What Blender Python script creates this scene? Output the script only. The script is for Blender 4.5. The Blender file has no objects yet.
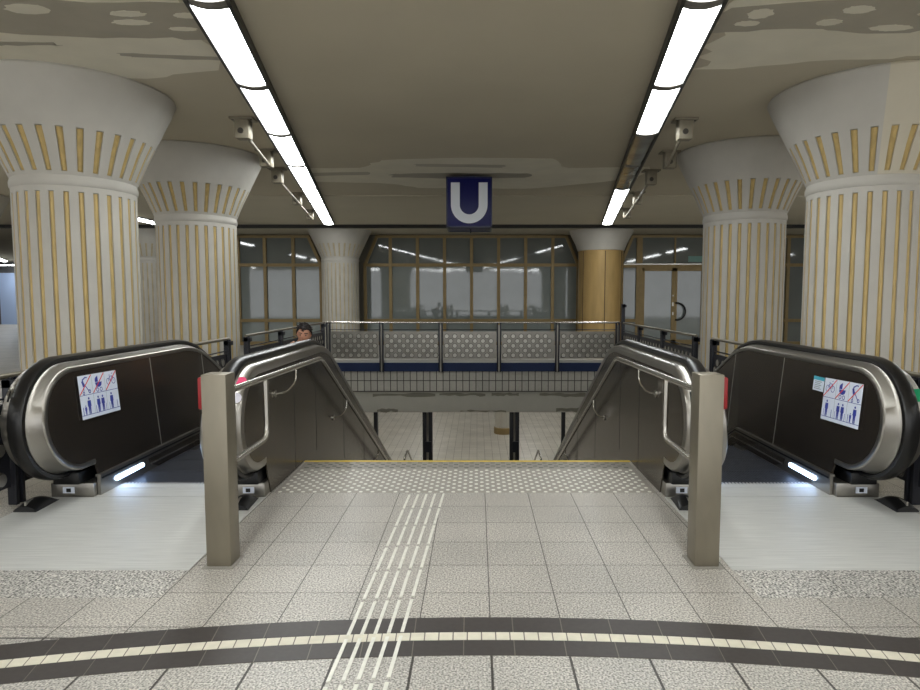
import bpy, bmesh, math, random
from mathutils import Vector, Matrix
random.seed(7)
C = bpy.context.scene.collection
R = math.radians
CEIL = 3.745; SOF = 3.66; LOW = -4.5; CX = -0.095

# ---------------------------------------------------------------- materials
MATS = {}
def nodes_of(name):
    m = bpy.data.materials.new(name); m.use_nodes = True
    nt = m.node_tree; b = nt.nodes['Principled BSDF']
    MATS[name] = m
    return m, nt, b
def srgb(r, g, b):
    f = lambda c: (c/255/12.92) if c/255 <= .04045 else ((c/255+.055)/1.055)**2.4
    return (f(r), f(g), f(b), 1)
def mat(name, col, rough=.6, metal=0., noise=0., nscale=3., bump=0., bscale=60., spec=.5, stretch=(1, 1, 1), rvar=0.):
    m, nt, b = nodes_of(name)
    c = srgb(*col)
    b.inputs['Base Color'].default_value = c
    b.inputs['Roughness'].default_value = rough
    b.inputs['Metallic'].default_value = metal
    b.inputs['Specular IOR Level'].default_value = spec
    L = nt.links
    tc = nt.nodes.new('ShaderNodeTexCoord'); mp = nt.nodes.new('ShaderNodeMapping')
    mp.inputs['Scale'].default_value = stretch
    L.new(tc.outputs['Object'], mp.inputs['Vector'])
    n = nt.nodes.new('ShaderNodeTexNoise'); n.inputs['Scale'].default_value = nscale; n.inputs['Detail'].default_value = 5
    L.new(mp.outputs['Vector'], n.inputs['Vector'])
    if noise:
        r = nt.nodes.new('ShaderNodeValToRGB')
        r.color_ramp.elements[0].position = .3; r.color_ramp.elements[1].position = .7
        r.color_ramp.elements[0].color = tuple(x*(1-noise) for x in c[:3])+(1,)
        r.color_ramp.elements[1].color = tuple(min(1, x*(1+noise)) for x in c[:3])+(1,)
        L.new(n.outputs['Fac'], r.inputs['Fac']); L.new(r.outputs['Color'], b.inputs['Base Color'])
    if rvar:
        mr = nt.nodes.new('ShaderNodeMapRange')
        mr.inputs['To Min'].default_value = max(0, rough-rvar); mr.inputs['To Max'].default_value = rough+rvar
        L.new(n.outputs['Fac'], mr.inputs['Value']); L.new(mr.outputs['Result'], b.inputs['Roughness'])
    if bump:
        n2 = nt.nodes.new('ShaderNodeTexNoise'); n2.inputs['Scale'].default_value = bscale; n2.inputs['Detail'].default_value = 4
        bp = nt.nodes.new('ShaderNodeBump'); bp.inputs['Strength'].default_value = bump; bp.inputs['Distance'].default_value = .01
        L.new(mp.outputs['Vector'], n2.inputs['Vector']); L.new(n2.outputs['Fac'], bp.inputs['Height']); L.new(bp.outputs['Normal'], b.inputs['Normal'])
    return m
def tilemat(name, col, joint, w, h, ox=0, oy=0, mortar=.004, speck=.25, sscale=170., rough=.45, var=.05, wall=False, offset=0., smudge=.12, bias=0):
    m, nt, b = nodes_of(name); L = nt.links
    tc = nt.nodes.new('ShaderNodeTexCoord'); mp = nt.nodes.new('ShaderNodeMapping')
    mp.inputs['Location'].default_value = (-ox, -oy, 0)
    if wall:
        sp = nt.nodes.new('ShaderNodeSeparateXYZ'); cb = nt.nodes.new('ShaderNodeCombineXYZ')
        ad = nt.nodes.new('ShaderNodeMath'); ad.operation = 'ADD'
        L.new(tc.outputs['Object'], sp.inputs[0]); L.new(sp.outputs['X'], ad.inputs[0]); L.new(sp.outputs['Y'], ad.inputs[1])
        L.new(ad.outputs[0], cb.inputs['X']); L.new(sp.outputs['Z'], cb.inputs['Y']); L.new(cb.outputs[0], mp.inputs['Vector'])
    else:
        L.new(tc.outputs['Object'], mp.inputs['Vector'])
    br = nt.nodes.new('ShaderNodeTexBrick'); br.offset = offset; br.squash = 1
    br.inputs['Scale'].default_value = 1; br.inputs['Brick Width'].default_value = w; br.inputs['Row Height'].default_value = h
    br.inputs['Mortar Size'].default_value = mortar; br.inputs['Mortar Smooth'].default_value = .1
    c = srgb(*col)
    br.inputs['Color1'].default_value = tuple(x*(1-var) for x in c[:3])+(1,)
    br.inputs['Color2'].default_value = tuple(x*(1+var) for x in c[:3])+(1,)
    br.inputs['Mortar'].default_value = srgb(*joint); br.inputs['Bias'].default_value = bias
    L.new(mp.outputs['Vector'], br.inputs['Vector'])
    def mulnoise(src, sc, amt, lo=.35, hi=.65, detail=3):
        n = nt.nodes.new('ShaderNodeTexNoise'); n.inputs['Scale'].default_value = sc; n.inputs['Detail'].default_value = detail
        L.new(tc.outputs['Object'], n.inputs['Vector'])
        r = nt.nodes.new('ShaderNodeMapRange'); r.inputs['From Min'].default_value = lo; r.inputs['From Max'].default_value = hi
        r.inputs['To Min'].default_value = 1-amt; r.inputs['To Max'].default_value = 1+amt
        L.new(n.outputs['Fac'], r.inputs['Value'])
        mx = nt.nodes.new('ShaderNodeVectorMath'); mx.operation = 'SCALE'
        L.new(src, mx.inputs[0]); L.new(r.outputs['Result'], mx.inputs['Scale'])
        return mx.outputs[0]
    o = br.outputs['Color']
    if speck: o = mulnoise(o, sscale, speck)
    if smudge: o = mulnoise(o, 1.1, smudge, .3, .7, 6)
    L.new(o, b.inputs['Base Color'])
    b.inputs['Roughness'].default_value = rough
    bp = nt.nodes.new('ShaderNodeBump'); bp.inputs['Strength'].default_value = .35; bp.inputs['Distance'].default_value = .003; bp.invert = True
    L.new(br.outputs['Fac'], bp.inputs['Height']); L.new(bp.outputs['Normal'], b.inputs['Normal'])
    return m
def emit(name, col, strength):
    m, nt, b = nodes_of(name)
    b.inputs['Base Color'].default_value = (.8, .8, .8, 1)
    b.inputs['Emission Color'].default_value = srgb(*col); b.inputs['Emission Strength'].default_value = strength
    return m

M_floor = tilemat('terrazzo_tiles', (174, 169, 161), (78, 74, 68), .35, .355, .065, 3.305, .003, .6, 105, .42, .05)
M_floor_near = tilemat('terrazzo_tiles_near', (174, 170, 163), (62, 58, 53), .35, 1.4, .065, 2.85, .006, .6, 105, .42, .03)
M_floor_far = tilemat('terrazzo_tiles_far', (178, 174, 166), (120, 115, 105), .35, .355, .065, 3.305, .004, .2, 90, .40, .03)
M_granite = tilemat('speckled_granite', (176, 173, 167), (100, 96, 90), .9, 2, .2, 0, .003, .95, 85, .45, .02)
M_lowfloor = tilemat('lower_floor_tiles', (186, 182, 174), (120, 116, 108), .3, .3, 0, 0, .008, .08, 60, .38, .06)
M_bandtile = tilemat('dark_band_tiles', (76, 71, 68), (140, 135, 128), .24, 9, 0, 0, .003, .16, 190, .5, .05)
M_cream = mat('cream_band_tile', (214, 208, 190), .5, noise=.08, nscale=14)
M_marking = mat('white_marking', (226, 224, 214), .5, noise=.08, nscale=25)
M_dash = mat('worn_stud', (92, 90, 86), .5)
M_studplate = mat('stud_plate', (150, 146, 138), .5, noise=.15, nscale=120)
M_yellow = mat('yellow_nosing', (214, 186, 74), .5, noise=.1, nscale=20)
M_stair = mat('stair_stone', (120, 117, 110), .6, noise=.15, nscale=60)
M_ceil = mat('ceiling_plaster', (200, 191, 170), .85, noise=.035, nscale=.8, bump=.05, bscale=8)
M_ceil_patch = mat('ceiling_light_filler', (232, 226, 208), .85, noise=.04, nscale=3)
M_ceil_dark = mat('ceiling_dark_primer', (178, 171, 155), .85, noise=.05, nscale=3)
M_ceil_edge = mat('ceiling_edge_dark', (38, 36, 32), .6)
M_soffit = mat('soffit_paint', (200, 193, 174), .85, noise=.04, nscale=2)
M_plaster = mat('column_plaster', (190, 186, 177), .7, noise=.06, nscale=2.5, bump=.12, bscale=30)
M_plaster_warm = mat('column_plaster_fresh', (204, 196, 176), .7, noise=.04, nscale=2.5, bump=.1, bscale=30)
M_gold = mat('brass_strip', (192, 166, 108), .45, .1, noise=.16, nscale=5, stretch=(6, 6, 1))
M_gold_dull = mat('dull_strip', (190, 176, 146), .5, .1, noise=.12, nscale=5)
M_goldclad = mat('gold_cladding', (178, 148, 94), .42, .2, noise=.12, nscale=2, stretch=(3, 3, .6))
M_mullion = mat('bronze_mullion', (140, 120, 80), .45, .3, noise=.08, nscale=5)
M_glass = mat('frosted_grey_glass', (130, 137, 135), .04, 0, noise=.09, nscale=.9, spec=.9)
M_glass_dark = mat('dark_grey_glass', (108, 113, 110), .04, 0, noise=.09, nscale=.9, spec=.9)
M_facade = mat('facade_wall', (120, 116, 106), .8, noise=.05)
M_darkwall = mat('dark_tile_wall', (88, 88, 92), .5, noise=.1, nscale=2)
M_wall = mat('hall_wall', (150, 146, 136), .8, noise=.05)
M_lamp = emit('tube_diffuser', (246, 250, 250), 13.)
M_lamp_low = emit('added_lower_diffuser', (250, 250, 245), 9.)
M_lamp_off = mat('unlit_diffuser', (150, 150, 146), .15, .2, noise=.25, nscale=3, spec=.7)
M_lamphouse = mat('lamp_housing', (38, 36, 34), .45)
M_lampend = mat('lamp_end_reflector', (118, 114, 108), .6, 0)
M_bracket = mat('bracket_paint', (142, 134, 116), .5, .1, noise=.12, nscale=12)
M_bolt = mat('bolt_steel', (90, 86, 80), .35, .8)
M_signblue = mat('sign_blue', (16, 19, 84), .35, spec=.25)
M_signedge = mat('sign_frame', (18, 22, 66), .3)
M_signwhite = mat('sign_white', (222, 226, 232), .3)
M_steel = mat('brushed_steel', (158, 154, 147), .3, .92, noise=.03, nscale=2)
M_steel_rail = mat('rail_steel', (200, 196, 188), .22, .95)
M_post = mat('post_steel', (140, 133, 118), .42, .7, noise=.08, nscale=3, stretch=(3, 3, 1))
M_darkpanel = mat('dark_balustrade_steel', (88, 81, 74), .24, .8, noise=.04, nscale=1.0)
M_brownpanel = mat('brown_cladding_steel', (102, 94, 84), .24, .85, noise=.03, nscale=1.2)
M_rubber = mat('black_rubber', (20, 19, 19), .32, spec=.5)
M_black = mat('black_plastic', (16, 16, 17), .4)
M_alu = mat('ribbed_aluminium', (204, 204, 200), .45, .1, noise=.10, nscale=5, stretch=(.6, 14, 1), bump=.15, bscale=40)
M_step = mat('step_metal', (92, 94, 102), .4, .6, noise=.2, nscale=20)
M_led = emit('led_strip', (176, 208, 255), 11.)
M_red = mat('red_box', (150, 24, 28), .4)
M_railblack = mat('railing_black', (34, 35, 42), .4, .2)
M_railblue = mat('railing_blue', (30, 42, 74), .45)
M_perf = mat('embossed_steel', (150, 146, 138), .34, .8, noise=.14, nscale=4, rvar=.08)
M_perfshade = mat('railing_shaded_sheet', (56, 56, 62), .42, .5, noise=.1)  # same sheet with the shade of the side runs put into its colour
M_discshade = mat('disc_edge_shade', (74, 71, 66), .5, .3)  # rim coloured darker to deepen the shading of the embossed discs
M_disc = mat('disc_steel', (190, 187, 178), .3, .8)
M_bluefascia = mat('blue_fascia', (28, 42, 76), .6, noise=.05, spec=.3)
M_kerb = mat('kerb_white', (196, 194, 188), .5)
M_walltile = tilemat('small_wall_tiles', (178, 174, 164), (66, 62, 58), .157, .258, 0, -.134, .010, .05, 20, .35, .06, wall=True, smudge=.05)
M_beam = mat('beam_paint', (176, 172, 160), .8, noise=.04, nscale=3)
M_beampatch = mat('beam_bare_patch', (128, 124, 110), .85, noise=.06)
M_white = mat('sticker_white', (222, 228, 240), .35)
M_blue = mat('pictogram_blue', (40, 58, 150), .4)
M_redline = mat('pictogram_red', (214, 50, 52), .4)
M_teal = mat('sticker_teal', (70, 170, 190), .4)
M_pink = mat('sticker_pink', (226, 60, 110), .4)
M_palepink = mat('sticker_pale', (226, 222, 232), .4)
M_green = mat('sticker_green', (30, 150, 100), .4)
M_ink = mat('black_ink', (24, 24, 26), .5)
M_grey = mat('grey_ink', (140, 146, 150), .5)
M_skin = mat('skin', (186, 134, 108), .5, noise=.05, nscale=12)
M_hair = mat('dark_hair', (30, 24, 22), .6, bump=.6, bscale=90)
M_lip = mat('lips', (156, 92, 82), .5)
M_eye = mat('eye_white', (150, 142, 136), .4)
M_shirt = mat('dark_shirt', (52, 50, 62), .9, bump=.3, bscale=120)
M_trouser = mat('blue_trousers', (44, 54, 78), .9, bump=.3, bscale=120)
M_shoe = mat('dark_shoes', (30, 28, 28), .6)
M_poster = mat('poster_blue', (170, 190, 226), .4)
M_lowpost = mat('lower_post', (44, 44, 48), .4, .3)

# ---------------------------------------------------------------- helpers
def obj(name, bm, m, parent=None, smooth=True, angle=35, label=None):
    bmesh.ops.recalc_face_normals(bm, faces=bm.faces)
    me = bpy.data.meshes.new(name); bm.to_mesh(me); bm.free()
    for x in (m if isinstance(m, (list, tuple)) else [m]): me.materials.append(x)
    if smooth:
        me.shade_smooth(); me.set_sharp_from_angle(angle=R(angle))
    o = bpy.data.objects.new(name, me); C.objects.link(o)
    if parent is not None:
        o.parent = parent
        top = parent
        off = Vector(parent.location)
        while top.parent: top = top.parent; off += Vector(top.location)
        me.transform(Matrix.Translation(-off))        # meshes are drawn in world space, stored in their thing's space
    if label: o['label'] = label
    return o
def recentre(o):
    me = o.data; xs = [v.co for v in me.vertices]
    c = Vector(((min(v.x for v in xs)+max(v.x for v in xs))/2, (min(v.y for v in xs)+max(v.y for v in xs))/2, min(v.z for v in xs)))
    me.transform(Matrix.Translation(-c)); o.location = c
    return o
def tag(o, label, cat, group=None):
    o['label'] = label; o['category'] = cat
    if group: o['group'] = group
    return o
def thing(name, loc, label, cat, group=None, rz=0):
    o = bpy.data.objects.new(name, None); C.objects.link(o); o.location = loc; o.rotation_euler = (0, 0, rz)
    o.empty_display_size = .1
    return tag(o, label, cat, group)
def struct(name, bm, m, parent=None, label=None, smooth=False):
    o = obj(name, bm, m, parent, smooth=smooth)
    if parent is None: o['kind'] = 'structure'
    if label: o['label'] = label
    return o
def box(bm, x0, x1, y0, y1, z0, z1, mi=0, bev=0, M=None):
    vs = [bm.verts.new((x, y, z)) for x in (x0, x1) for y in (y0, y1) for z in (z0, z1)]
    if M is not None:
        for v in vs: v.co = M @ v.co
    fs = []
    for q in ((0, 1, 3, 2), (4, 6, 7, 5), (0, 4, 5, 1), (2, 3, 7, 6), (0, 2, 6, 4), (1, 5, 7, 3)):
        f = bm.faces.new([vs[i] for i in q]); f.material_index = mi; fs.append(f)
    if bev:
        bmesh.ops.recalc_face_normals(bm, faces=fs)
        es = list({e for f in fs for e in f.edges})
        r = bmesh.ops.bevel(bm, geom=es, offset=bev, segments=2, affect='EDGES', profile=.5)
        for f in r['faces']: f.material_index = mi
    return bm
def nb(): return bmesh.new()
def bx(*a, **k): return box(nb(), *a, **k)
def frame_at(p, d):
    d = d.normalized(); a = Vector((0, 0, 1)) if abs(d.z) < .95 else Vector((1, 0, 0))
    u = d.cross(a).normalized(); v = d.cross(u).normalized()
    return u, v
def tube(bm, pts, r, seg=12, mi=0, cap=True, radii=None):
    pts = [Vector(p) for p in pts]; rings = []
    pu = None
    for i, p in enumerate(pts):
        d = (pts[min(i+1, len(pts)-1)]-pts[max(i-1, 0)]).normalized()
        if pu is None: u, v = frame_at(p, d)
        else:
            u = (pu - d*pu.dot(d)).normalized(); v = d.cross(u)
        pu = u
        rr = radii[i] if radii else r
        rings.append([bm.verts.new(p+u*math.cos(2*math.pi*k/seg)*rr+v*math.sin(2*math.pi*k/seg)*rr) for k in range(seg)])
    for a, b in zip(rings, rings[1:]):
        for k in range(seg):
            f = bm.faces.new((a[k], a[(k+1) % seg], b[(k+1) % seg], b[k])); f.material_index = mi
    if cap:
        for rg in (rings[0], rings[-1]):
            f = bm.faces.new(rg); f.material_index = mi
    return bm
def bend(pts, r=.06, n=6):
    """round the corners of a polyline"""
    pts = [Vector(p) for p in pts]; out = [pts[0]]
    for a, b, c in zip(pts, pts[1:], pts[2:]):
        d1 = (a-b); d2 = (c-b); t = min(r, d1.length*.45, d2.length*.45)
        p1 = b+d1.normalized()*t; p2 = b+d2.normalized()*t
        for k in range(n+1):
            s = k/n; out.append(p1*(1-s)**2+b*2*s*(1-s)+p2*s*s)
    out.append(pts[-1]); return out
def extr_x(bm, poly, x0, x1, mi=0):
    """polygon given in (y,z) extruded between x0 and x1"""
    a = [bm.verts.new((x0, y, z)) for y, z in poly]; b = [bm.verts.new((x1, y, z)) for y, z in poly]
    n = len(poly)
    for f in [bm.faces.new(a), bm.faces.new(b[::-1])]: f.material_index = mi
    for i in range(n):
        f = bm.faces.new((a[i], a[(i+1) % n], b[(i+1) % n], b[i])); f.material_index = mi
    return bm
def extr_z(bm, poly, z0, z1, mi=0):
    a = [bm.verts.new((x, y, z0)) for x, y in poly]; b = [bm.verts.new((x, y, z1)) for x, y in poly]
    n = len(poly)
    for f in [bm.faces.new(a), bm.faces.new(b[::-1])]: f.material_index = mi
    for i in range(n):
        f = bm.faces.new((a[i], a[(i+1) % n], b[(i+1) % n], b[i])); f.material_index = mi
    return bm
def extr_y(bm, poly, y0, y1, mi=0):
    a = [bm.verts.new((x, y0, z)) for x, z in poly]; b = [bm.verts.new((x, y1, z)) for x, z in poly]
    n = len(poly)
    for f in [bm.faces.new(a), bm.faces.new(b[::-1])]: f.material_index = mi
    for i in range(n):
        f = bm.faces.new((a[i], a[(i+1) % n], b[(i+1) % n], b[i])); f.material_index = mi
    return bm
def normals2(path):
    ns = []
    for i in range(len(path)):
        a = Vector(path[max(i-1, 0)]); b = Vector(path[min(i+1, len(path)-1)]); d = (b-a).normalized()
        ns.append(Vector((-d.y, d.x)))
    return ns
def sweep(bm, prof, path, mi=0, ns=None):
    """prof: closed loop of (x, offset along the outward normal); path in (y,z)"""
    ns = ns or normals2(path); rings = []
    for p, n in zip(path, ns):
        rings.append([bm.verts.new((x, p[0]+n[0]*b, p[1]+n[1]*b)) for x, b in prof])
    k = len(prof)
    for a, b in zip(rings, rings[1:]):
        for i in range(k):
            f = bm.faces.new((a[i], a[(i+1) % k], b[(i+1) % k], b[i])); f.material_index = mi
    bm.faces.new(rings[0]); bm.faces.new(rings[-1][::-1])
    return bm

# ---------------------------------------------------------------- floor
WX0, WX1 = -3.45, 3.26                      # sides of the stair well
WY0, WY1 = 6.06, 15.0
struct('floor', bx(-30, 20, -9, 2.86, -.3, 0), M_floor_near)
fl = nb()
box(fl, -30, 20, 2.86, 5.28, -.3, 0); box(fl, -1.69, 1.50, 5.28, WY0, -.3, 0)
struct('floor', fl, M_floor)
fl = nb()
box(fl, -30, WX0, 5.28, 38, -.3, 0); box(fl, WX1, 20, 5.28, 22, -.3, 0); box(fl, WX0, WX1, WY1+.02, 22, -.3, 0)
struct('floor', fl, M_floor_far)
for i, (a, b) in enumerate(((-9.0, -1.70), (1.51, 9.0))):
    struct('trim_%d' % (i+1), bx(a, b, 3.25, 3.583, 0, .002), M_granite)
# curved band: two rows of dark tiles round a cream row
RB = 10.2; CYB = 3.04-RB
def arcstrip(bm, r0, r1, a0, a1, z, gap=0, n=1):
    for i in range(n):
        t0 = a0+(a1-a0)*i/n+gap/2; t1 = a0+(a1-a0)*(i+1)/n-gap/2
        p = [(CX+.15+r*math.sin(t), CYB+r*math.cos(t)) for r, t in ((r0, t0), (r0, t1), (r1, t1), (r1, t0))]
        extr_z(bm, p, 0, z)
A = .62
g = nb(); arcstrip(g, RB-.335, RB, -A, A, .0015, 0, 90)
struct('trim_3', g, mat('band_joint', (118, 112, 104), .6))
N = int(2*A*RB/.235)
g = nb(); arcstrip(g, RB-.138, RB-.001, -A, A, .003, .0005, N); arcstrip(g, RB-.334, RB-.212, -A, A, .003, .0005, N)
struct('trim_4', g, mat('dark_band', (66, 61, 59), .45, noise=.1, nscale=40))
g = nb(); arcstrip(g, RB-.208, RB-.142, -A, A, .003, .0006, int(2*A*RB/.068))
struct('trim_5', g, M_cream)
# tactile field of studs before the stairs
g = nb(); box(g, -1.66, 1.47, 5.05, 5.78, 0, .002, 0)
row = 0; y = 5.075
def stud(bm, x, y, r, h, mi, seg=8, sy=1.):
    lo = [bm.verts.new((x+r*math.cos(t*2*math.pi/seg), y+sy*r*math.sin(t*2*math.pi/seg), .001)) for t in range(seg)]
    hi = [bm.verts.new((x+.75*r*math.cos(t*2*math.pi/seg), y+.75*sy*r*math.sin(t*2*math.pi/seg), h)) for t in range(seg)]
    for k in range(seg):
        f = bm.faces.new((lo[k], lo[(k+1) % seg], hi[(k+1) % seg], hi[k])); f.material_index = mi
    f = bm.faces.new(hi); f.material_index = mi
while y < 5.76:
    x = -1.62+(.0475 if row % 2 else 0)
    while x < 1.45:
        stud(g, x, y, .0185, .0055, 1); x += .095
    y += .054; row += 1
tp = struct('trim_6', g, [mat('tactile_slab', (158, 153, 144), .5, noise=.14, nscale=150), M_marking])
g = nb(); box(g, -1.66, 1.47, 5.78, 6.02, 0, .002, 0)
for r_ in range(4):
    x = -1.6+(.05 if r_ % 2 else 0)
    while x < 1.45:
        box(g, x-.02, x+.02, 5.80+r_*.056, 5.815+r_*.056, .001, .005, 1); x += .1
struct('trim_7', g, [M_studplate, M_dash])
struct('trim_8', bx(-1.68, 1.49, 6.02, 6.062, -.03, .006), M_yellow)
# five guide stripes crossing the band, slightly askew
g = nb()
for k in range(5):
    xa, xb = -.62+.0615*k, -.545+.068*k
    y = 2.145+.008*k
    while y < 5.0:
        y1 = min(y+.325, 5.04)
        f = lambda yy: xa+(xb-xa)*(yy-2.5)/2.52
        extr_z(g, [(f(y)-.0085, y), (f(y)+.0085, y), (f(y1)+.0085, y1), (f(y1)-.0085, y1)], .001, .0065)
        y += .36
struct('trim_9', g, M_marking)

# ---------------------------------------------------------------- ceiling
struct('ceiling', bx(-30, 20, -9, 18.85, CEIL, CEIL+.3), M_ceil)
struct('ceiling', bx(-30, 20, 18.98, 38, SOF, SOF+.4), M_soffit)
struct('trim_10', bx(-30, 20, 18.80, 18.985, 3.64, CEIL+.2), M_ceil_edge)
struct('trim_11', bx(-30, 20, 13.55, 18.80, CEIL-.012, CEIL), mat('ceiling_plaster_far', (204, 196, 176), .85, noise=.03, nscale=1))
def patch(pts, m, z=CEIL-.003, wob=.05, seed=0, sub=5, name='trim_12', flat=False):
    """irregular plaster repair on the ceiling"""
    rnd = random.Random(seed); out = []
    n = len(pts)
    for i in range(n):
        a = Vector(pts[i]); b = Vector(pts[(i+1) % n])
        for k in range(sub):
            p = a.lerp(b, k/sub); out.append((p.x+rnd.uniform(-wob, wob)*2, p.y+rnd.uniform(-wob, wob)*.7))
    g = nb(); extr_z(g, out, z, CEIL+.01 if not flat else z+.002)
    bmesh.ops.triangulate(g, faces=g.faces)
    return struct(name, g, m)
ti = [12]
def P(pts, m, layer=1, seed=1, wob=.04):
    patch(pts, m, CEIL-.0025*layer, wob, seed, name='trim_%d' % ti[0]); ti[0] += 1
# left, near: light filler band with a dark band inside and pale daubs
P([(-8, 4.2), (-2.15, 4.35), (-2.35, 6.1), (-3.2, 6.4), (-5, 6.2), (-8, 6.1)], M_ceil_patch, 1, 1)
P([(-8, 4.62), (-4.4, 4.75), (-3.3, 4.72), (-2.1, 4.80), (-2.25, 5.42), (-3.1, 5.38), (-4.6, 5.2), (-8, 5.25)], M_ceil_dark, 2, 2)
for (x, y, a, b) in ((-3.35, 4.87, .17, .09), (-2.65, 4.95, .14, .05), (-2.7, 5.1, .16, .05), (-2.2, 4.98, .12, .05), (-2.35, 5.22, .12, .04)):
    P([(x+a*math.cos(t*R(45)), y+b*math.sin(t*R(45))) for t in range(8)], M_ceil_patch, 3, int(x*100), .006)
P([(-4.2, 5.45), (-3.6, 5.5), (-3.55, 5.56), (-4.1, 5.55)], M_ceil_dark, 2, 5, .02)
P([(-3.2, 5.72), (-2.35, 5.80), (-2.3, 5.9), (-3.1, 5.82)], M_ceil_dark, 2, 6, .02)
# right, near
P([(1.85, 4.3), (7.5, 4.0), (7.5, 5.6), (4.2, 5.75), (3.3, 5.9), (2.1, 6.15), (2.0, 5.6)], M_ceil_patch, 1, 11)
P([(1.9, 4.85), (3.6, 4.6), (6.5, 4.6), (6.5, 4.85), (3.9, 5.2), (3.2, 5.32), (2.6, 5.2), (1.95, 5.3)], M_ceil_dark, 2, 12)
for (x, y, a, b) in ((2.15, 4.95, .1, .09), (2.12, 5.12, .1, .05), (2.85, 4.88, .12, .07), (2.75, 5.1, .1, .06), (3.45, 4.95, .11, .04), (3.3, 5.2, .18, .06)):
    P([(x+a*math.cos(t*R(45)), y+b*math.sin(t*R(45))) for t in range(8)], M_ceil_patch, 3, int(x*100)+3, .006)
# across, before the sign
P([(-2.9, 10.7), (-1.9, 10.7), (-1.55, 10.1), (-.2, 9.9), (1.15, 10.0), (1.5, 10.7), (2.9, 10.6), (2.9, 11.6), (1.5, 12.5), (.9, 12.7), (-1.2, 12.6), (-1.6, 12.1), (-3.3, 11.9)], M_ceil_patch, 1, 21, .03)
P([(-1.5, 11.2), (-.4, 11.1), (.9, 11.15), (.9, 11.5), (-.4, 11.6), (-1.5, 11.5)], M_ceil_dark, 2, 22, .04)
P([(-1.0, 10.35), (.5, 10.45), (.4, 10.65), (-1.0, 10.55)], mat('filler_mid', (194, 187, 170), .85), 2, 23, .025)
P([(-3.0, 11.1), (-1.9, 11.0), (-1.9, 11.25), (-3.0, 11.4)], MATS['filler_mid'], 2, 24, .03)

# ---------------------------------------------------------------- stair well, slab edge, lower level
struct('trim_%d' % ti[0], bx(WX0, WX1, 14.93, 15.06, -.005, .10), M_kerb); ti[0] += 1
struct('trim_%d' % ti[0], bx(WX0, WX1, 14.90, 15.02, -.165, .04), M_bluefascia); ti[0] += 1
struct('wall_back', bx(WX0, WX1, 14.94, 15.30, -.66, -.16), M_walltile)
g = nb(); box(g, WX0, WX1, 14.97, 15.35, -1.16, -.65)
struct('wall_back', g, M_beam)
g = nb(); rnd = random.Random(4)
for x0, x1, z0, z1 in ((-2.5, -1.0, -.79, -.70), (-.9, .2, -.78, -.70), (.35, 1.0, -.77, -.69), (1.5, 2.6, -.79, -.70), (-2.4, -1.9, -1.16, -1.08), (-.4, .7, -1.16, -1.11), (1.9, 3, -1.16, -1.05)):
    top = [(x0+(x1-x0)*i/9, z1+rnd.uniform(-.02, .015)) for i in range(10)]; bot = [(x1-(x1-x0)*i/9, z0+rnd.uniform(-.01, .04)) for i in range(10)]
    extr_y(g, top+bot, 14.965, 14.972)
struct('trim_%d' % ti[0], g, M_beampatch); ti[0] += 1
for sx, nm in ((WX0, 'left'), (WX1, 'right')):
    d = -.12 if sx < 0 else .12
    struct('wall_%s' % nm, bx(min(sx, sx+d), max(sx, sx+d), 5.28, 15.0, -1.16, -.30), M_beam)
low = nb(); box(low, -14, 14, 5.0, 38, LOW-.2, LOW); struct('floor', low, M_lowfloor)
struct('ceiling', bx(-14, 14, 15.06, 38, -1.17, -.9), M_soffit)
struct('wall_back', bx(-14, 14, 37.8, 38, LOW, -1.16), M_wall)
lw = nb(); box(lw, -14.2, -14, 5, 38, LOW, -.3); box(lw, 14, 14.2, 5, 38, LOW, -.3); box(lw, -14, 14, 4.8, 5.0, LOW, -.3)
struct('wall_front', lw, M_wall)
# stairs
g = nb()
poly = [(WY0+.001, 0.0)]
yy, zz = WY0, 0.
poly = [(WY0, -.001)]
for i in range(27):
    zz -= .1665; poly.append((yy, zz)); yy += .32; poly.append((yy, zz))
poly += [(yy, LOW), (WY0-.3, LOW), (WY0-.3, -.301), (WY0, -.301)]
st = extr_x(g, poly, -1.66, 1.47)
struct('stairs', st, M_stair)
# lower column and lower posts
def fluted(bm, cx, cy, Rf, nfl, zs, groove, depth=.026, frac=.38, mats=(0,)):
    """zs: list of (z, radius, grooved?)"""
    th = []
    d = 2*math.pi/nfl
    for k in range(nfl):
        a = k*d
        rib = (1-frac)*d
        for s in (0, .33, .66, 1.): th.append((a+rib*s, 0))
        for s in (.04, .35, .65, .96): th.append((a+rib+frac*d*s, 1))
    rings = []
    for z, r, gr in zs:
        rings.append([bm.verts.new((cx+(r-(depth if gr and m else 0))*math.cos(t), cy+(r-(depth if gr and m else 0))*math.sin(t), z)) for t, m in th])
    n = len(th)
    for a, b in zip(rings, rings[1:]):
        for i in range(n):
            bm.faces.new((a[i], a[(i+1) % n], b[(i+1) % n], b[i]))
    bm.faces.new(rings[0]); bm.faces.new(rings[-1])
    return bm
def strips(bm, cx, cy, nfl, segs, depth=.026, frac=.38, bulge=.025):
    """gold strips sunk into the grooves; segs: list of (z, r) along the strip"""
    d = 2*math.pi/nfl
    for k in range(nfl):
        a0 = k*d+(1-frac)*d+frac*d*.07; a1 = (k+1)*d-frac*d*.07
        rows = []
        for z, r in segs:
            base = r-depth-.004
            pts = []
            for s, h in ((0, 0), (0, .6), (.25, .92), (.5, 1.), (.75, .92), (1, .6), (1, 0)):
                t = a0+(a1-a0)*s; rr = base+h*(bulge+.004)
                pts.append(bm.verts.new((cx+rr*math.cos(t), cy+rr*math.sin(t), z)))
            rows.append(pts)
        for p, q in zip(rows, rows[1:]):
            for i in range(6): bm.faces.new((p[i], p[i+1], q[i+1], q[i]))
        bm.faces.new(rows[0]); bm.faces.new(rows[-1])
    return bm
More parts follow.
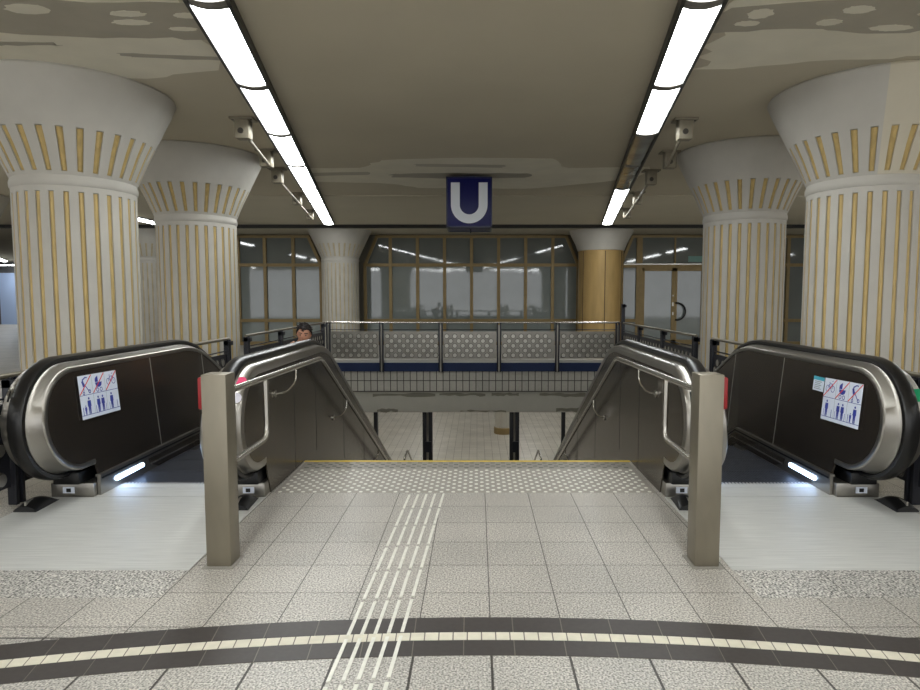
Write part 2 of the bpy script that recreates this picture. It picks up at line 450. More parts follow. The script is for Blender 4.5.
CAP = [(2.815, .585), (2.90, .625), (3.06, .69), (3.22, .768), (3.235, .773), (3.45, .875), (3.60, .948), (3.70, .99), (3.74, 1.0)]
def rcap(z):
    for (a, ra), (b, rb) in zip(CAP, CAP[1:]):
        if a <= z <= b: return ra+(rb-ra)*(z-a)/(b-a)
    return CAP[-1][1]
def column(cx, cy, label, top=CEIL, gold=M_gold, rs=.575, plaster=None, phase=None):
    root = thing('column', (cx, cy, 0), label, 'column', 'fluted columns of the hall')
    N = 28
    g = nb()
    fluted(g, cx, cy, rs, N, [(0, rs, 0), (.02, rs, 0), (.021, rs, 1), (2.64, rs, 1), (2.645, rs, 0), (2.70, rs, 0), (2.715, rs+.012, 0), (2.76, rs+.015, 0), (2.79, rs+.004, 0), (2.81, rs+.003, 0)], True)
    obj('shaft', g, M_plaster, root)
    g = nb()
    zs = [(2.805, .580, 0), (2.835, rcap(2.835), 0), (2.84, rcap(2.84), 1), (3.06, rcap(3.06), 1), (3.225, rcap(3.225), 1), (3.23, rcap(3.23), 0), (3.34, rcap(3.34), 0), (3.45, rcap(3.45), 0), (3.60, rcap(3.6), 0)]
    if top > 3.7: zs += [(3.69, rcap(3.69), 0), (3.72, .998, 0), (top-.002, .985, 0)]
    else: zs += [(top-.002, rcap(top), 0)]
    fluted(g, cx, cy, rs, N, zs, True)
    cap = obj('capital', g, [M_plaster, M_plaster_warm], root)
    if plaster:
        for f in cap.data.polygons:
            if R(-112) < math.atan2(f.center.y, f.center.x) < R(60) and f.center.z > 2.8: f.material_index = 1
    obj('fluting_strips', strips(nb(), cx, cy, N, [(.021, rs), (2.638, rs)]), gold, root)
    obj('capital_strips', strips(nb(), cx, cy, N, [(2.842, rcap(2.842)), (3.06, rcap(3.06)), (3.222, rcap(3.222))]), gold, root)
    return root
column(-4.29, 6.85, 'huge fluted column with flared capital, nearest on the left')
column(-4.31, 9.80, 'fluted column behind the nearest one on the left, beside the well railing')
column(4.17, 6.85, 'huge fluted column nearest on the right, capital part warm cream and part grey', plaster=True)
column(4.0, 9.55, 'fluted column behind the nearest one on the right')
column(-4.29, 19.9, 'slim looking pale fluted column far back, left of the middle window wall', SOF, M_gold_dull)
column(-10.3, 19.9, 'far pale fluted column glimpsed between the two big left columns', SOF, M_gold_dull)
column(-10.95, 13.3, 'fluted column cut off by the left edge, behind the nearest left column')
root = thing('column', (3.88, 19.9, 0), 'smooth gold clad column with plain white flared capital, right of middle windows', 'column', 'fluted columns of the hall')
del root['group']
def lathe(bm, cx, cy, prof, seg=48):
    rings = [[bm.verts.new((cx+r*math.cos(2*math.pi*k/seg), cy+r*math.sin(2*math.pi*k/seg), z)) for k in range(seg)] for r, z in prof]
    for a, b in zip(rings, rings[1:]):
        for k in range(seg): bm.faces.new((a[k], a[(k+1) % seg], b[(k+1) % seg], b[k]))
    bm.faces.new(rings[0]); bm.faces.new(rings[-1]); return bm
obj('cladding', lathe(nb(), 3.88, 19.9, [(.70, 0), (.70, 3.02), (.69, 3.03)]), M_goldclad, root)
obj('capital', lathe(nb(), 3.88, 19.9, [(.69, 3.03), (.72, 3.04), (.80, 3.25), (.93, 3.5), (.985, 3.62), (.985, SOF-.002)]), M_plaster, root)
g = nb()
for t in (R(-90), R(-38), R(-150), R(30), R(100)):
    box(g, 3.88+.70*math.cos(t)-.012, 3.88+.70*math.cos(t)+.012, 19.9+.70*math.sin(t)-.012, 19.9+.70*math.sin(t)+.004, .05, 3.0)
obj('cladding_joints', g, mat('joint_brown', (84, 64, 34), .6), root)
# lower level column
root = thing('column', (1.2, 28, LOW), 'slim fluted column on the lower level, seen under the slab edge', 'column')
g = nb(); fluted(g, 1.2, 28, .4, 20, [(LOW, .4, 0), (LOW+.3, .4, 0), (LOW+.301, .4, 1), (-1.175, .4, 1)], True, .03)
obj('shaft', g, M_plaster, root)
obj('base', lathe(nb(), 1.2, 28, [(.44, LOW+.001), (.44, LOW+.26), (.41, LOW+.29)]), M_mullion, root)
for i, (x, w, lb) in enumerate(((-1.23, .24, 'black paired post under the slab edge, left of the middle'), (.93, .24, 'black paired post under the slab edge, right of the middle'), (-2.5, .12, 'thin black post under the slab edge beside the left cladding'), (2.16, .12, 'thin black post under the slab edge beside the right cladding'))):
    root = thing('support_post', (x, 15.5, LOW), lb, 'post', 'black posts below the slab edge')
    obj('upright', bx(x-w/2, x-w/2+.09, 15.42, 15.56, LOW, -1.172, bev=.006), M_lowpost, root)
    if w > .2:
        obj('upright', bx(x+w/2-.10, x+w/2, 15.46, 15.60, LOW, -1.172, bev=.006), M_lowpost, root)
        obj('guide_bar', bx(x-.025, x+.012, 15.50, 15.54, LOW, -1.172), M_perf, root)
        obj('clamp', bx(x-.06, x+.10, 15.40, 15.44, -2.25, -1.98), M_railblack, root)
    else:
        obj('top_plate', bx(x-.1, x+.1, 15.40, 15.60, -1.20, -1.172), M_railblack, root)
# unseen lamps added to light the lower floor, in rows on the low ceiling
for j, x in enumerate((-7.5, -2.6, 2.6, 7.5)):
    for k, y in enumerate((17.5, 22.5, 27.5, 32.5)):
        root = thing('ceiling_light', (x, y, -1.17), 'unseen long tube lamp added to light the lower level, behind the slab edge', 'ceiling light', 'added lamps of the lower level')
        obj('housing', bx(x-.14, x+.14, y-1.9, y+1.9, -1.22, -1.172), M_lamphouse, root)
        obj('diffuser', bx(x-.11, x+.11, y-1.85, y+1.85, -1.25, -1.221), M_lamp_low, root)

# ---------------------------------------------------------------- ceiling light rows
def light_section(side, k, label, lit=True, group=None):
    f = (lambda y: -1.90-.1718*(y-4.62)) if side < 0 else (lambda y: 1.60+.1557*(y-4.62))
    YB = [4.62, 6.40, 8.24, 10.16, 12.3, 14.16, 16.1, 18.30]
    y0 = YB[k] if k >= 0 else 4.62+1.9*k; y1 = YB[k+1] if k >= 0 else y0+1.9
    a = Vector((f(y0), y0, 0)); b = Vector((f(y1), y1, 0)); mid = (a+b)/2; d = (b-a); Ln = d.length
    ang = math.atan2(d.y, d.x)-math.pi/2
    make_light(mid.x, mid.y, ang, Ln, label, lit, group)
def make_light(mx, my, ang, Ln, label, lit=True, group=None, z=CEIL, w=.32, lip=.085):
    root = thing('ceiling_light', (mx, my, z), label, 'ceiling light', group or 'lamp sections of the ceiling light rows', ang)
    h = Ln/2-.002; w2 = w/2
    def loc(bm, name, m, lb=None):
        bmesh.ops.recalc_face_normals(bm, faces=bm.faces)
        me = bpy.data.meshes.new(name); bm.to_mesh(me); bm.free(); me.materials.append(m)
        me.shade_smooth(); me.set_sharp_from_angle(angle=R(35))
        o = bpy.data.objects.new(name, me); C.objects.link(o); o.parent = root
        if lb: o['label'] = lb
        return o
    g = nb()
    box(g, -w2, w2, -h, h, -.03, -.004)
    box(g, -w2, -w2+.028, -h, h, -lip, -.03); box(g, w2-.028, w2, -h, h, -lip, -.03)
    loc(g, 'housing', M_lamphouse)
    g = nb(); ww = w2-.034
    prof = [(-ww, -.035), (-ww, -.066), (-ww*.6, -.078), (0, -.083), (ww*.6, -.078), (ww, -.066), (ww, -.035)]
    va = [g.verts.new((x, -h+.03, zz)) for x, zz in prof]; vb = [g.verts.new((x, h-.03, zz)) for x, zz in prof]
    for i in range(len(prof)): g.faces.new((va[i], va[(i+1) % len(prof)], vb[(i+1) % len(prof)], vb[i]))
    g.faces.new(va); g.faces.new(vb)
    loc(g, 'diffuser', M_lamp if lit else M_lamp_off, None if lit else 'dark unlit diffuser')
    for s in (-1, 1):
        g = nb(); e0, e1 = sorted((s*(h-.06), s*h)); bow = lambda x: -.060-.036*(1-(x/w2)**2)
        xs = [(-w2+.03)+(w2*2-.06)*q/10 for q in range(11)]
        extr_y(g, [(x, bow(x)) for x in xs]+[(w2-.03, -.032), (-w2+.03, -.032)], e0, e1)
        loc(g, 'end_reflector', M_lampend)
    return root
ordn = ['first', 'second', 'third', 'fourth', 'fifth', 'sixth', 'seventh', 'eighth']
for side, sn in ((-1, 'left'), (1, 'right')):
    for k in range(-4, 7):
        if k >= -1:
            n_ = ordn[k+1]
            unlit = side > 0 and k in (2, 3)
            lb = '%s lamp section of the %s ceiling row, %s counted from the camera end' % ('unlit' if unlit else 'glowing', sn, n_)
            light_section(side, k, lb, not unlit)
        else:
            light_section(side, k, 'lamp section of the %s ceiling row, behind the viewer' % sn, True, 'lamp sections behind the viewer, %s row' % sn)
for x in (-9.2, -16, 9.0, 15.5):
    for k in range(6):
        y = -3.0+3.9*k
        if y > 14 or (x == -9.2 and k == 4): continue
        make_light(x, y+1.0, 0, 3.0, 'lamp in the side hall ceiling rows, out past the big columns', True, 'side hall ceiling lights', lip=.045)
make_light(-9.15, 17.3, 0, 2.2, 'short bright lamp seen between the two big left columns', lip=.045)
make_light(-25.2, 33.4, R(31), 5.6, 'slanting bright lamp glimpsed at the far left edge', z=SOF, lip=.045)
make_light(-25.5, 36.0, R(90), 4.0, 'crosswise bright lamp low at the far left edge', z=SOF-.2, lip=.045)
for x, y, ln in ((-8.6, -6.5, 2.6), (-4.6, -6.5, 2.6), (-1.5, -6.5, 2.8), (2.2, -6.5, 2.6), (5.6, -6.5, 3.), (-6.5, -8.2, 2.), (-2.8, -8.3, 1.6), (4.4, -8.3, 2.2), (8.4, -7.8, 2.5), (-7.2, -4.4, 1.6), (6.9, -4.4, 1.6)):
    make_light(x, y, R(90), ln, 'crosswise lamp behind the viewer', True, 'crosswise lamps behind the viewer', lip=.045)

# ---------------------------------------------------------------- rod brackets on the ceiling
def bracket_set(pts, label, flip):
    x0, y0 = pts[0]
    root = thing('ceiling_rod_bracket', (x0, y0, CEIL), label, 'ceiling bracket', 'bracket and rod sets beside the lamp rows')
    low_ = []
    for x, y in pts:
        g = nb()
        box(g, x-.14, x+.14, y-.10, y+.10, CEIL-.030, CEIL-.004, bev=.004)
        box(g, x-.085, x+.085, y-.07, y+.07, CEIL-.25, CEIL-.025, bev=.012)
        b = obj('bracket', g, M_bracket, root)
        g = nb()
        tube(g, [(x-.01, y-.085, CEIL-.165), (x-.01, y-.068, CEIL-.165)], .034, 16)
        for s in (-1, 1): tube(g, [(x+s*.11, y-.05, CEIL-.038), (x+s*.11, y-.05, CEIL-.028)], .014, 8)
        obj('bolt', g, M_bolt, b)
        low_.append((x+.045*flip, y-.02, CEIL-.225))
    for a, b in zip(low_, low_[1:]):
        obj('rod', tube(nb(), [a, b], .019, 10), M_bracket, root)
bracket_set([(-2.81, 7.76), (-3.08, 9.4)], 'beige double bracket with a rod, near end of the left lamp row', 1)
bracket_set([(-3.33, 10.7), (-3.71, 13.2), (-4.1, 15.65)], 'beige triple bracket with rods, far end of the left lamp row', 1)
bracket_set([(2.51, 7.80), (2.85, 9.5)], 'beige double bracket with a rod, near end of the right lamp row', -1)
bracket_set([(2.95, 10.87), (3.29, 13.1), (3.62, 15.4)], 'beige triple bracket with rods, far end of the right lamp row', -1)

# ---------------------------------------------------------------- U sign
ux, uy = -.135, 11.10; hw = .40; zb, zt = 2.81, 3.68
root = thing('metro_sign', (ux, uy+hw, zb), 'blue cube sign with white letter U hanging from the ceiling', 'sign')
body = obj('sign_box', bx(ux-hw+.012, ux+hw-.012, uy+.012, uy+2*hw-.012, zb+.012, zt-.012, bev=.01), M_signblue, root)
g = nb()
for x in (ux-hw, ux+hw-.025):
    for y in (uy, uy+2*hw-.025): box(g, x, x+.025, y, y+.025, zb, zt)
for z in (zb, zt-.025):
    box(g, ux-hw, ux+hw, uy, uy+.025, z, z+.025); box(g, ux-hw, ux+hw, uy+2*hw-.025, uy+2*hw, z, z+.025)
    box(g, ux-hw, ux-hw+.025, uy, uy+2*hw, z, z+.025); box(g, ux+hw-.025, ux+hw, uy, uy+2*hw, z, z+.025)
obj('sign_frame', g, M_signedge, root)
def ushape():
    ro, ri = .318, .165; zc = -.365+ro; top = .335
    out = [(-ro, top)]+[(-ro*math.cos(t*math.pi/20), zc-ro*math.sin(t*math.pi/20)) for t in range(21)]+[(ro, top), (ri, top)]
    inn = [(ri*math.cos(t*math.pi/20), zc+.0-(ri+.0)*math.sin(t*math.pi/20)) for t in range(21)]
    return out+inn+[(-ri, top)]
for k in range(4):
    g = nb(); sh = ushape()
    M4 = Matrix.Translation((ux, uy+hw, (zb+zt)/2)) @ Matrix.Rotation(k*math.pi/2, 4, 'Z')
    extr_y(g, sh, -hw+.002, -hw+.016)
    bmesh.ops.transform(g, matrix=M4, verts=g.verts)
    obj('letter', g, M_signwhite, root, label='white letter U')
obj('hanger', bx(ux-.1, ux+.1, uy+hw-.1, uy+hw+.1, zt-.02, CEIL-.002), M_signedge, root)
obj('under_rod', tube(nb(), [(ux+.02, uy+hw, zb-.06), (ux+.02, uy+hw, zb+.02)], .012, 8), M_railblack, root)

# ---------------------------------------------------------------- far facade
FY = 21.0
g = nb()
box(g, -14.5, 20, FY+.20, FY+.4, 0, SOF)
struct('wall_back', g, M_facade)
struct('wall_left', bx(-14.7, -14.5, FY+.2, 38, 0, SOF), M_darkwall)
struct('wall_back', bx(-30, -14.5, 37.0, 37.2, 0, SOF), M_darkwall)
struct('wall_left', bx(-30.2, -30, -9, 37.2, 0, CEIL), M_wall)
struct('wall_right', bx(20, 20.2, -9, 22, 0, CEIL), M_wall)
def window(name, xs, zs, corner=(0, 0), pane=M_glass, base=0., skip=()):
    """frame with mullions at xs and transoms at zs; top corners cut where a capital stands"""
    x0, x1 = xs[0], xs[-1]; z1 = zs[-1]
    root = bpy.data.objects.new(name, None); C.objects.link(root); root.location = ((x0+x1)/2, FY, 0); root['kind'] = 'structure'
    g = nb(); w = .052
    cl, cr = corner; zt_ = zs[-2]
    def xl(z): return x0+(cl*(z-zt_)/(z1-zt_) if z > zt_ else 0)
    def xr(z): return x1-(cr*(z-zt_)/(z1-zt_) if z > zt_ else 0)
    for x in xs[1:-1]: box(g, x-w, x+w, FY-.03, FY+.12, base, z1)
    for x, f in ((x0, xl), (x1, xr)):
        s = 1 if x == x0 else -1
        extr_y(g, [(x-w*s*0, base), (x+2*w*s, base), (x+2*w*s, zt_), (f(z1)+2*w*s, z1), (f(z1), z1), (x, zt_)], FY-.03, FY+.12)
    for z in zs[1:-1]: box(g, x0, x1, FY-.035, FY+.12, z-w, z+w)
    box(g, xl(z1), xr(z1), FY-.035, FY+.12, z1-w*1.6, z1)
    box(g, x0, x1, FY-.035, FY+.12, base, base+.12)
    obj('window_frame', g, M_mullion, root)
    for i, (a, b) in enumerate(zip(xs, xs[1:])):
        for j, (c, d) in enumerate(zip(zs, zs[1:])):
            if (i, j) in skip: continue
            if j == len(zs)-2:
                g = extr_y(nb(), [(max(a, xl(c)), c), (min(b, xr(c)), c), (min(b, max(a+.02, xr(d))), d), (max(a, min(b-.02, xl(d))), d)], FY+.04, FY+.055)
            else: g = bx(a, b, FY+.04, FY+.055, c, d)
            obj('pane', g, M_glass_dark if j == len(zs)-2 else pane, root)
    return root
ZS = [.0, .82, 2.655, 3.63]
cxs = [-3.76+(7.16/8)*i for i in range(9)]
window('window_1', cxs, ZS, (.42, .42))
window('window_2', [-13.4, -12.5, -11.6, -10.7, -9.75, -8.8, -7.9, -7.02, -6.08, -5.12], ZS, (0, .42))
window('window_3', [4.70, 5.38], [0, .82, 2.62, 3.63], (.40, 0))
window('window_5', [7.62, 8.5, 9.4, 10.3, 11.2, 12.1, 13.0], ZS, (0, 0), M_glass_dark)
# door pair with overlight
root = bpy.data.objects.new('door_1', None); C.objects.link(root); root.location = (6.5, FY, 0); root['kind'] = 'structure'
DX0, DX1, DM = 5.38, 7.62, 6.55
g = nb()
for x in (DX0+.04, DX1-.04): box(g, x-.05, x+.05, FY-.03, FY+.12, 0, 3.63)
box(g, DX0, DX1, FY-.04, FY+.12, 2.56, 2.66); box(g, DX0, DX1, FY-.035, FY+.12, 3.56, 3.63); box(g, DM-.025, DM+.025, FY-.03, FY+.12, 2.6, 3.6)
obj('door_frame', g, M_mullion, root)
obj('transom_strip', bx(DX0-.6, DX1, FY-.06, FY-.04, 2.665, 2.70), M_disc, root)
for a, b in ((DX0+.08, DM), (DM, DX1-.08)):
    obj('overlight_pane', bx(a, b, FY+.04, FY+.055, 2.62, 3.6), M_glass_dark, root)
for i, (a, b) in enumerate(((DX0+.09, DM), (DM+.004, DX1-.09))):
    g = nb()
    for x0_, x1_ in ((a, a+.09), (b-.09, b)): box(g, x0_, x1_, FY-.02, FY+.05, .02, 2.56)
    box(g, a, b, FY-.02, FY+.05, .02, .18); box(g, a, b, FY-.02, FY+.05, 2.46, 2.56)
    lf = obj('door_leaf', g, M_mullion, root)
    obj('door_glass', bx(a+.08, b-.08, FY+.01, FY+.02, .15, 2.48), M_glass, lf)
    if i == 1:
        pts = [(a+.10+.26*math.sin(t*math.pi/14), FY-.08, 1.12+.28*math.cos(t*math.pi/14)) for t in range(15)]
        pts = [(a+.05, FY-.02, pts[0][2])]+pts+[(a+.05, FY-.02, pts[-1][2])]
        obj('door_handle', tube(nb(), pts, .028, 10), M_black, lf)
    else:
        gg = nb(); box(gg, b-.07, b-.02, FY-.035, FY-.018, 1.30, 1.42); box(gg, b-.06, b-.02, FY-.035, FY-.018, 1.00, 1.1); box(gg, b-.06, b-.03, FY-.035, FY-.018, 1.62, 1.67)
        obj('lock_plate', gg, M_disc, lf)
tag(recentre(obj('poster', bx(-27.9, -26.0, 36.95, 36.995, .0, 3.0), M_poster)), 'tall pale blue poster on the dark far wall at the left edge', 'poster')
tag(recentre(obj('notice', lathe(nb(), 0, 0, [(.3, 0), (.3, .6)], 4), M_white)), '', '')
bpy.data.objects.remove(bpy.data.objects['notice'])
tag(recentre(obj('notice', bx(7.0, 7.5, FY+.02, FY+.035, 2.76, 2.95), mat('notice_teal', (120, 160, 152), .5))), 'small pale green notice in the window over the double door', 'notice')

# ---------------------------------------------------------------- railings round the well
def rail_run(name, A, B, posts, label, dark=False, corner_tall=None, drop=-.17):  # dark: shade on the side runs is put into their colours
    """straight railing from A to B (x,y); posts: distances along it"""
    A = Vector(A); B = Vector(B); d = (B-A); Ln = d.length; ang = math.atan2(d.y, d.x)
    root = thing('railing', (A.x, A.y, 0), label, 'railing', None, ang)
    def loc(bm, nm, m, par=None):
        bmesh.ops.recalc_face_normals(bm, faces=bm.faces)
        me = bpy.data.meshes.new(nm); bm.to_mesh(me); bm.free()
        for x in (m if isinstance(m, (list, tuple)) else [m]): me.materials.append(x)
        me.shade_smooth(); me.set_sharp_from_angle(angle=R(35))
        o = bpy.data.objects.new(nm, me); C.objects.link(o); o.parent = par or root; return o
    loc(tube(nb(), [(0, 0, 1.0), (Ln, 0, 1.0)], .022, 12), 'top_rail', M_steel_rail if not dark else M_post)
    loc(tube(nb(), [(0, 0, .83), (Ln, 0, .83)], .009, 8), 'wire', M_railblack)
    for i, p in enumerate(posts):
        top = 1.0
        if corner_tall and i == corner_tall: top = 1.45
        g = nb()
        box(g, p-.05, p-.018, -.035, .035, drop, top-.01, bev=.004); box(g, p+.018, p+.05, -.035, .035, drop, top-.01, bev=.004)
        box(g, p-.018, p+.018, -.015, .015, drop, top-.06, 1)
        if dark: box(g, p-.05, p+.05, -.065, .035, top-.09, top-.03)
        loc(g, 'post', [M_railblack, M_perf if not dark else M_railblack])
    for a, b in zip(posts, posts[1:]):
        a += .065; b -= .065
        if b-a < .2: continue
        g = nb(); box(g, a, b, -.008, .008, .15, .79, 0)
        rows_ = 5; r = 0
        z = .225
        while z < .76:
            x = a+.08+(.095 if r % 2 else 0)
            while x < b-.05:
                for s in (-1, 1):
                    seg = 12
                    o_ = [g.verts.new((x+.060*math.cos(t*2*math.pi/seg), s*.008, z+.060*math.sin(t*2*math.pi/seg))) for t in range(seg)]
                    i_ = [g.verts.new((x+.048*math.cos(t*2*math.pi/seg), s*.020, z+.048*math.sin(t*2*math.pi/seg))) for t in range(seg)]
                    for q in range(seg):
                        f = g.faces.new((o_[q], o_[(q+1) % seg], i_[(q+1) % seg], i_[q])); f.material_index = 2
                    f = g.faces.new(i_); f.material_index = 1
                x += .19
            z += .113; r += 1
        loc(g, 'panel', [M_perfshade if dark else M_perf, M_disc, M_discshade])
    return root
yR = 14.86
rail_run('railing', (-3.56, yR), (3.37, yR), [.05, 1.30, 2.70, 4.08, 5.46, 6.88], 'steel railing with round embossed discs along the far side of the stairwell')
rail_run('railing', (-3.58, 9.72), (-3.58, 14.78), [.05, 1.75, 3.4, 4.9], 'shade-darkened perforated side railing behind the left escalator, next to the far railing', True, drop=0)
rail_run('railing', (-3.58, 3.3), (-3.58, 9.06), [.05, 1.5, 3.0, 4.4, 5.71], 'shade-darkened railing outside the left escalator, passing the big column', True, drop=0)
rail_run('railing', (3.39, 9.72), (3.39, 14.78), [.05, 1.75, 3.4, 4.9], 'shade-darkened perforated side railing behind the right escalator, with a tall end post', True, corner_tall=3, drop=0)
rail_run('railing', (3.39, 3.3), (3.39, 9.06), [.05, 1.5, 3.0, 4.4, 5.71], 'shade-darkened railing outside the right escalator, passing the big column', True, drop=0)

# ---------------------------------------------------------------- escalators
SL = math.atan(.516)
ZT = 1.108; RN = .445; YC = 4.86; ZC = ZT-RN; YV = 7.08; YEND = 16.4
def esc_path(off=0., start=True):
    """handrail centre line in (y,z), newel to bottom of slope"""
    p = []
    r = RN
    p.append((YC+.12, ZC-r))
    for k in range(25):
        t = -math.pi/2-math.pi*k/24
        p.append((YC+r*math.cos(t), ZC+r*math.sin(t)))
    rb = 1.5; tl = rb*math.tan(SL/2)
    p.append((YC+.9, ZT))
    for k in range(9):
        t = math.pi/2-SL*k/8
        p.append((YV-tl+rb*math.cos(t), ZT-rb+rb*math.sin(t)))
    p.append((YEND, ZT-(YEND-YV)*math.tan(SL)))
    return p
PATH = esc_path(); PN = normals2(PATH)
def offp(b, i0=0): return [(p[0]+n[0]*b, p[1]+n[1]*b) for p, n in zip(PATH, PN)][i0:]
def sl_low(d):
    """line below the handrail at distance d: list of (y,z) flat part end and slope end"""
    yv = YV-d*math.tan(SL/2)
    z = ZT-d
    return yv, z, (YEND, z-(YEND-yv)*math.tan(SL))
def escalator(s, label):
    X = (lambda u: -1.69-u) if s < 0 else (lambda u: 1.50+u)
    root = thing('escalator', (X(.86), 5.3, 0), label, 'escalator', 'escalators either side of the stairs')
    B = lambda bm, u0, u1, *a, **k: box(bm, min(X(u0), X(u1)), max(X(u0), X(u1)), *a, **k)
    # landing plate and comb
    obj('floor_plate', B(nb(), .0, 1.755, 3.585, 4.93, 0, .006), M_alu, root)
    obj('floor_plate', B(nb(), .30, 1.38, 4.936, 5.16, .0, .007), M_alu, root)
    g = nb(); B(g, .33, 1.37, 5.165, 5.27, 0, .008)
    u = .34
    while u < 1.36:
        B(g, u, u+.012, 5.27, 5.33, -.004, .006); u += .03
    obj('comb_plate', g, M_alu, root)
    # steps
    lev = [(5.32, -.004), (5.72, -.004), (6.12, -.006), (6.52, -.05), (6.92, -.18)]
    y, z = 7.32, -.18-.2064
    while y < YEND-.6:
        lev.append((y, z)); y += .4; z -= .2064
    for i, (y, z) in enumerate(lev):
        g = nb(); B(g, .34, 1.36, y+.004, y+.40, z-.26, z-.012)
        u = .35
        while u < 1.35:
            B(g, u, u+.012, y+.008, y+.40, z-.012, z); u += .0245
        B(g, .34, 1.36, y+.004, y+.02, z-.012, z)
        obj('step', g, M_step, root, smooth=False)
    # two balustrades
    for side in (0, 1):
        # v measured from the passage side outwards
        U = (lambda v: .262-v) if side == 0 else (lambda v: 1.45+v)
        ow = .262 if side == 0 else .28
        prof = lambda pts: [(X(U(v)), b) for v, b in pts]
        sg_ = 1 if X(U(1)) > X(U(0)) else -1
        def tilt(bm, vmax=.04):
            # the passage-side sheets lean: their foot stands about 8 cm further in than their top
            for v in bm.verts:
                dv = (v.co.x-X(U(0)))*sg_
                if dv > vmax: continue
                dd = (ZT-.07)-max(0, (v.co.y-YV))*math.tan(SL)-v.co.z
                v.co.x -= sg_*.10*min(.86, max(0, dd))
            return bm
        # handrail
        hp = [(.072, .0), (.076, .022), (.094, .032), (.13, .036), (.166, .032), (.184, .022), (.188, 0), (.178, -.014), (.082, -.014)]
        obj('handrail', sweep(nb(), prof(hp), PATH, ns=PN), M_rubber, root)
        # steel deck: passage-side slope and outer slope
        n0 = 1
        dk = [(-.003, -.070), (.0, -.052), (.010, -.042), (.060, -.030), (.078, -.015), (.182, -.015), (.192, -.024), (ow-.02, -.030), (ow-.004, -.042), (ow, -.060), (ow, -.10), (ow-.02, -.10), (ow-.02, -.085), (.02, -.085), (.0, -.085)]
        obj('deck', tilt(sweep(nb(), prof(dk), PATH, ns=PN), .03), M_steel, root)
        # thin black groove line
        gp = [(.048, -.034), (.056, -.03), (.056, -.02), (.048, -.02)]
        # inner panel
        inner = offp(-.066)[1:]
        yv, zl, endp = sl_low(ZT-.165)
        top_a = [q for q in inner if q[0] < YV]; top_b = [q for q in inner if q[0] >= YV]
        zsplit = ZT-.072
        g = nb(); extr_x(g, top_a+[(YV, zsplit), (YV, zl-(YV-yv)*math.tan(SL)), (yv, zl), (YC+.16, .165), (YC+.12, ZC-RN+.066)], X(U(.006)), X(U(.024)))
        extr_x(g, [(YV, zsplit)]+top_b+[endp, (YV, zl-(YV-yv)*math.tan(SL))], X(U(.006)), X(U(.024)))
        tilt(g)
        pn = obj('balustrade_panel', g, M_darkpanel, root, smooth=False)
        for yj in (6.02, 7.15, 8.6, 10.2, 11.8):
            g = nb()
            zt_ = ZT-.075 if yj < YV else ZT-.085-(yj-YV)*math.tan(SL)
            zb_ = .175 if yj < yv else .175-(yj-yv)*math.tan(SL)
            extr_x(g, [(yj-.004, zt_), (yj+.004, zt_), (yj+.004, zb_), (yj-.004, zb_)], X(U(.0055)), X(U(.0035)))
            tilt(g)
            obj('joint_strip', g, M_disc, pn)
        # skirt with ledge
        yl, zz_, e2 = sl_low(ZT-.0)
        sk = [(YC+.12, 0), (YC+.12, .155), (yv, .155), (YEND, endp[1]-.01), (YEND, endp[1]-.5), (yl+.1, -.35), (5.30, -.30), (5.30, 0)]
        g = nb(); extr_x(g, sk, X(U(-0.1060)), X(U(-0.0800)))
        skirt = obj('skirt_panel', g, M_brownpanel if False else M_steel, root, smooth=False)
        g = nb(); extr_x(g, [(YC+.12, .156), (YC+.12, .175), (yv-.02, .175), (YEND, endp[1]+.02), (YEND, endp[1]-.005), (yv, .156)], X(U(-0.1100)), X(U(-0.0680)))
        obj('skirt_ledge', g, M_steel, skirt)
        g = nb(); extr_x(g, [(YC+.14, .135), (YC+.14, .15), (yv, .15), (YEND, endp[1]-.015), (YEND, endp[1]-.03), (yv, .135)], X(U(-0.1100)), X(U(-0.1060)))
        obj('brush_groove', g, M_black, skirt)
        # dark brush skirt zone sloping along the steps
        g = nb(); extr_x(g, [(5.75, .05), (5.72, .11), (yv, .12), (YEND, endp[1]-.05), (YEND, endp[1]-.40), (yl, .0), (5.9, .004)], X(U(-0.1120)), X(U(-0.1065)))
        obj('skirt_guard', g, M_darkpanel, skirt)
        g = nb(); extr_x(g, [(5.74, .052), (5.74, .068), (yl+.1, .068), (YEND, endp[1]-.12), (YEND, endp[1]-.136), (yl+.09, .052)], X(U(-0.1180)), X(U(-0.1120)))
        obj('guard_trim', g, M_steel_rail, skirt)
        g = nb(); lp = [(5.20, .062), (5.185, .08), (5.20, .098), (5.62, .100), (5.635, .083), (5.62, .066)]
        extr_x(g, lp, X(U(-0.1160)), X(U(-0.1050)))
        obj('skirt_light', g, M_led, skirt)
        # pedestal and black inlet under the newel
        g = nb(); B(g, U(-.075), U(ow-.01), YC+.08, YC+.60, 0, .115, bev=.006)
        pd = obj('pedestal', g, M_steel, root)
        g = nb(); B(g, U(.01), U(min(.22, ow-.02)), YC+.03, YC+.36, .115, ZC-RN-.002, bev=.012)
        obj('handrail_inlet', g, M_black, root)
        g = nb(); B(g, U(.08), U(.17), YC+.072, YC+.079, .035, .085)
        pl = obj('label_plate', g, M_white, pd)
        g = nb(); B(g, U(.105), U(.14), YC+.068, YC+.0715, .045, .075)
        obj('label_mark', g, M_ink, pl)
        # outer cladding
        oc = offp(-.078)[1:]
        oc = oc[1:] if oc[0][0] > YC else oc
        bt = (-1.05 if side == 0 else -.9)
        poly = oc+[(YEND, oc[-1][1]-1.25), (7.0, bt+.2), (6.3, -.295), (5.32, -.295), (5.30, .0) , (YC+.21, .0), (YC+.10, ZC-RN+.078)]
        g = nb(); extr_x(g, poly, X(U(ow-.012)), X(U(ow-.0015)))
        cl = obj('outer_cladding', g, M_brownpanel, root, smooth=False)
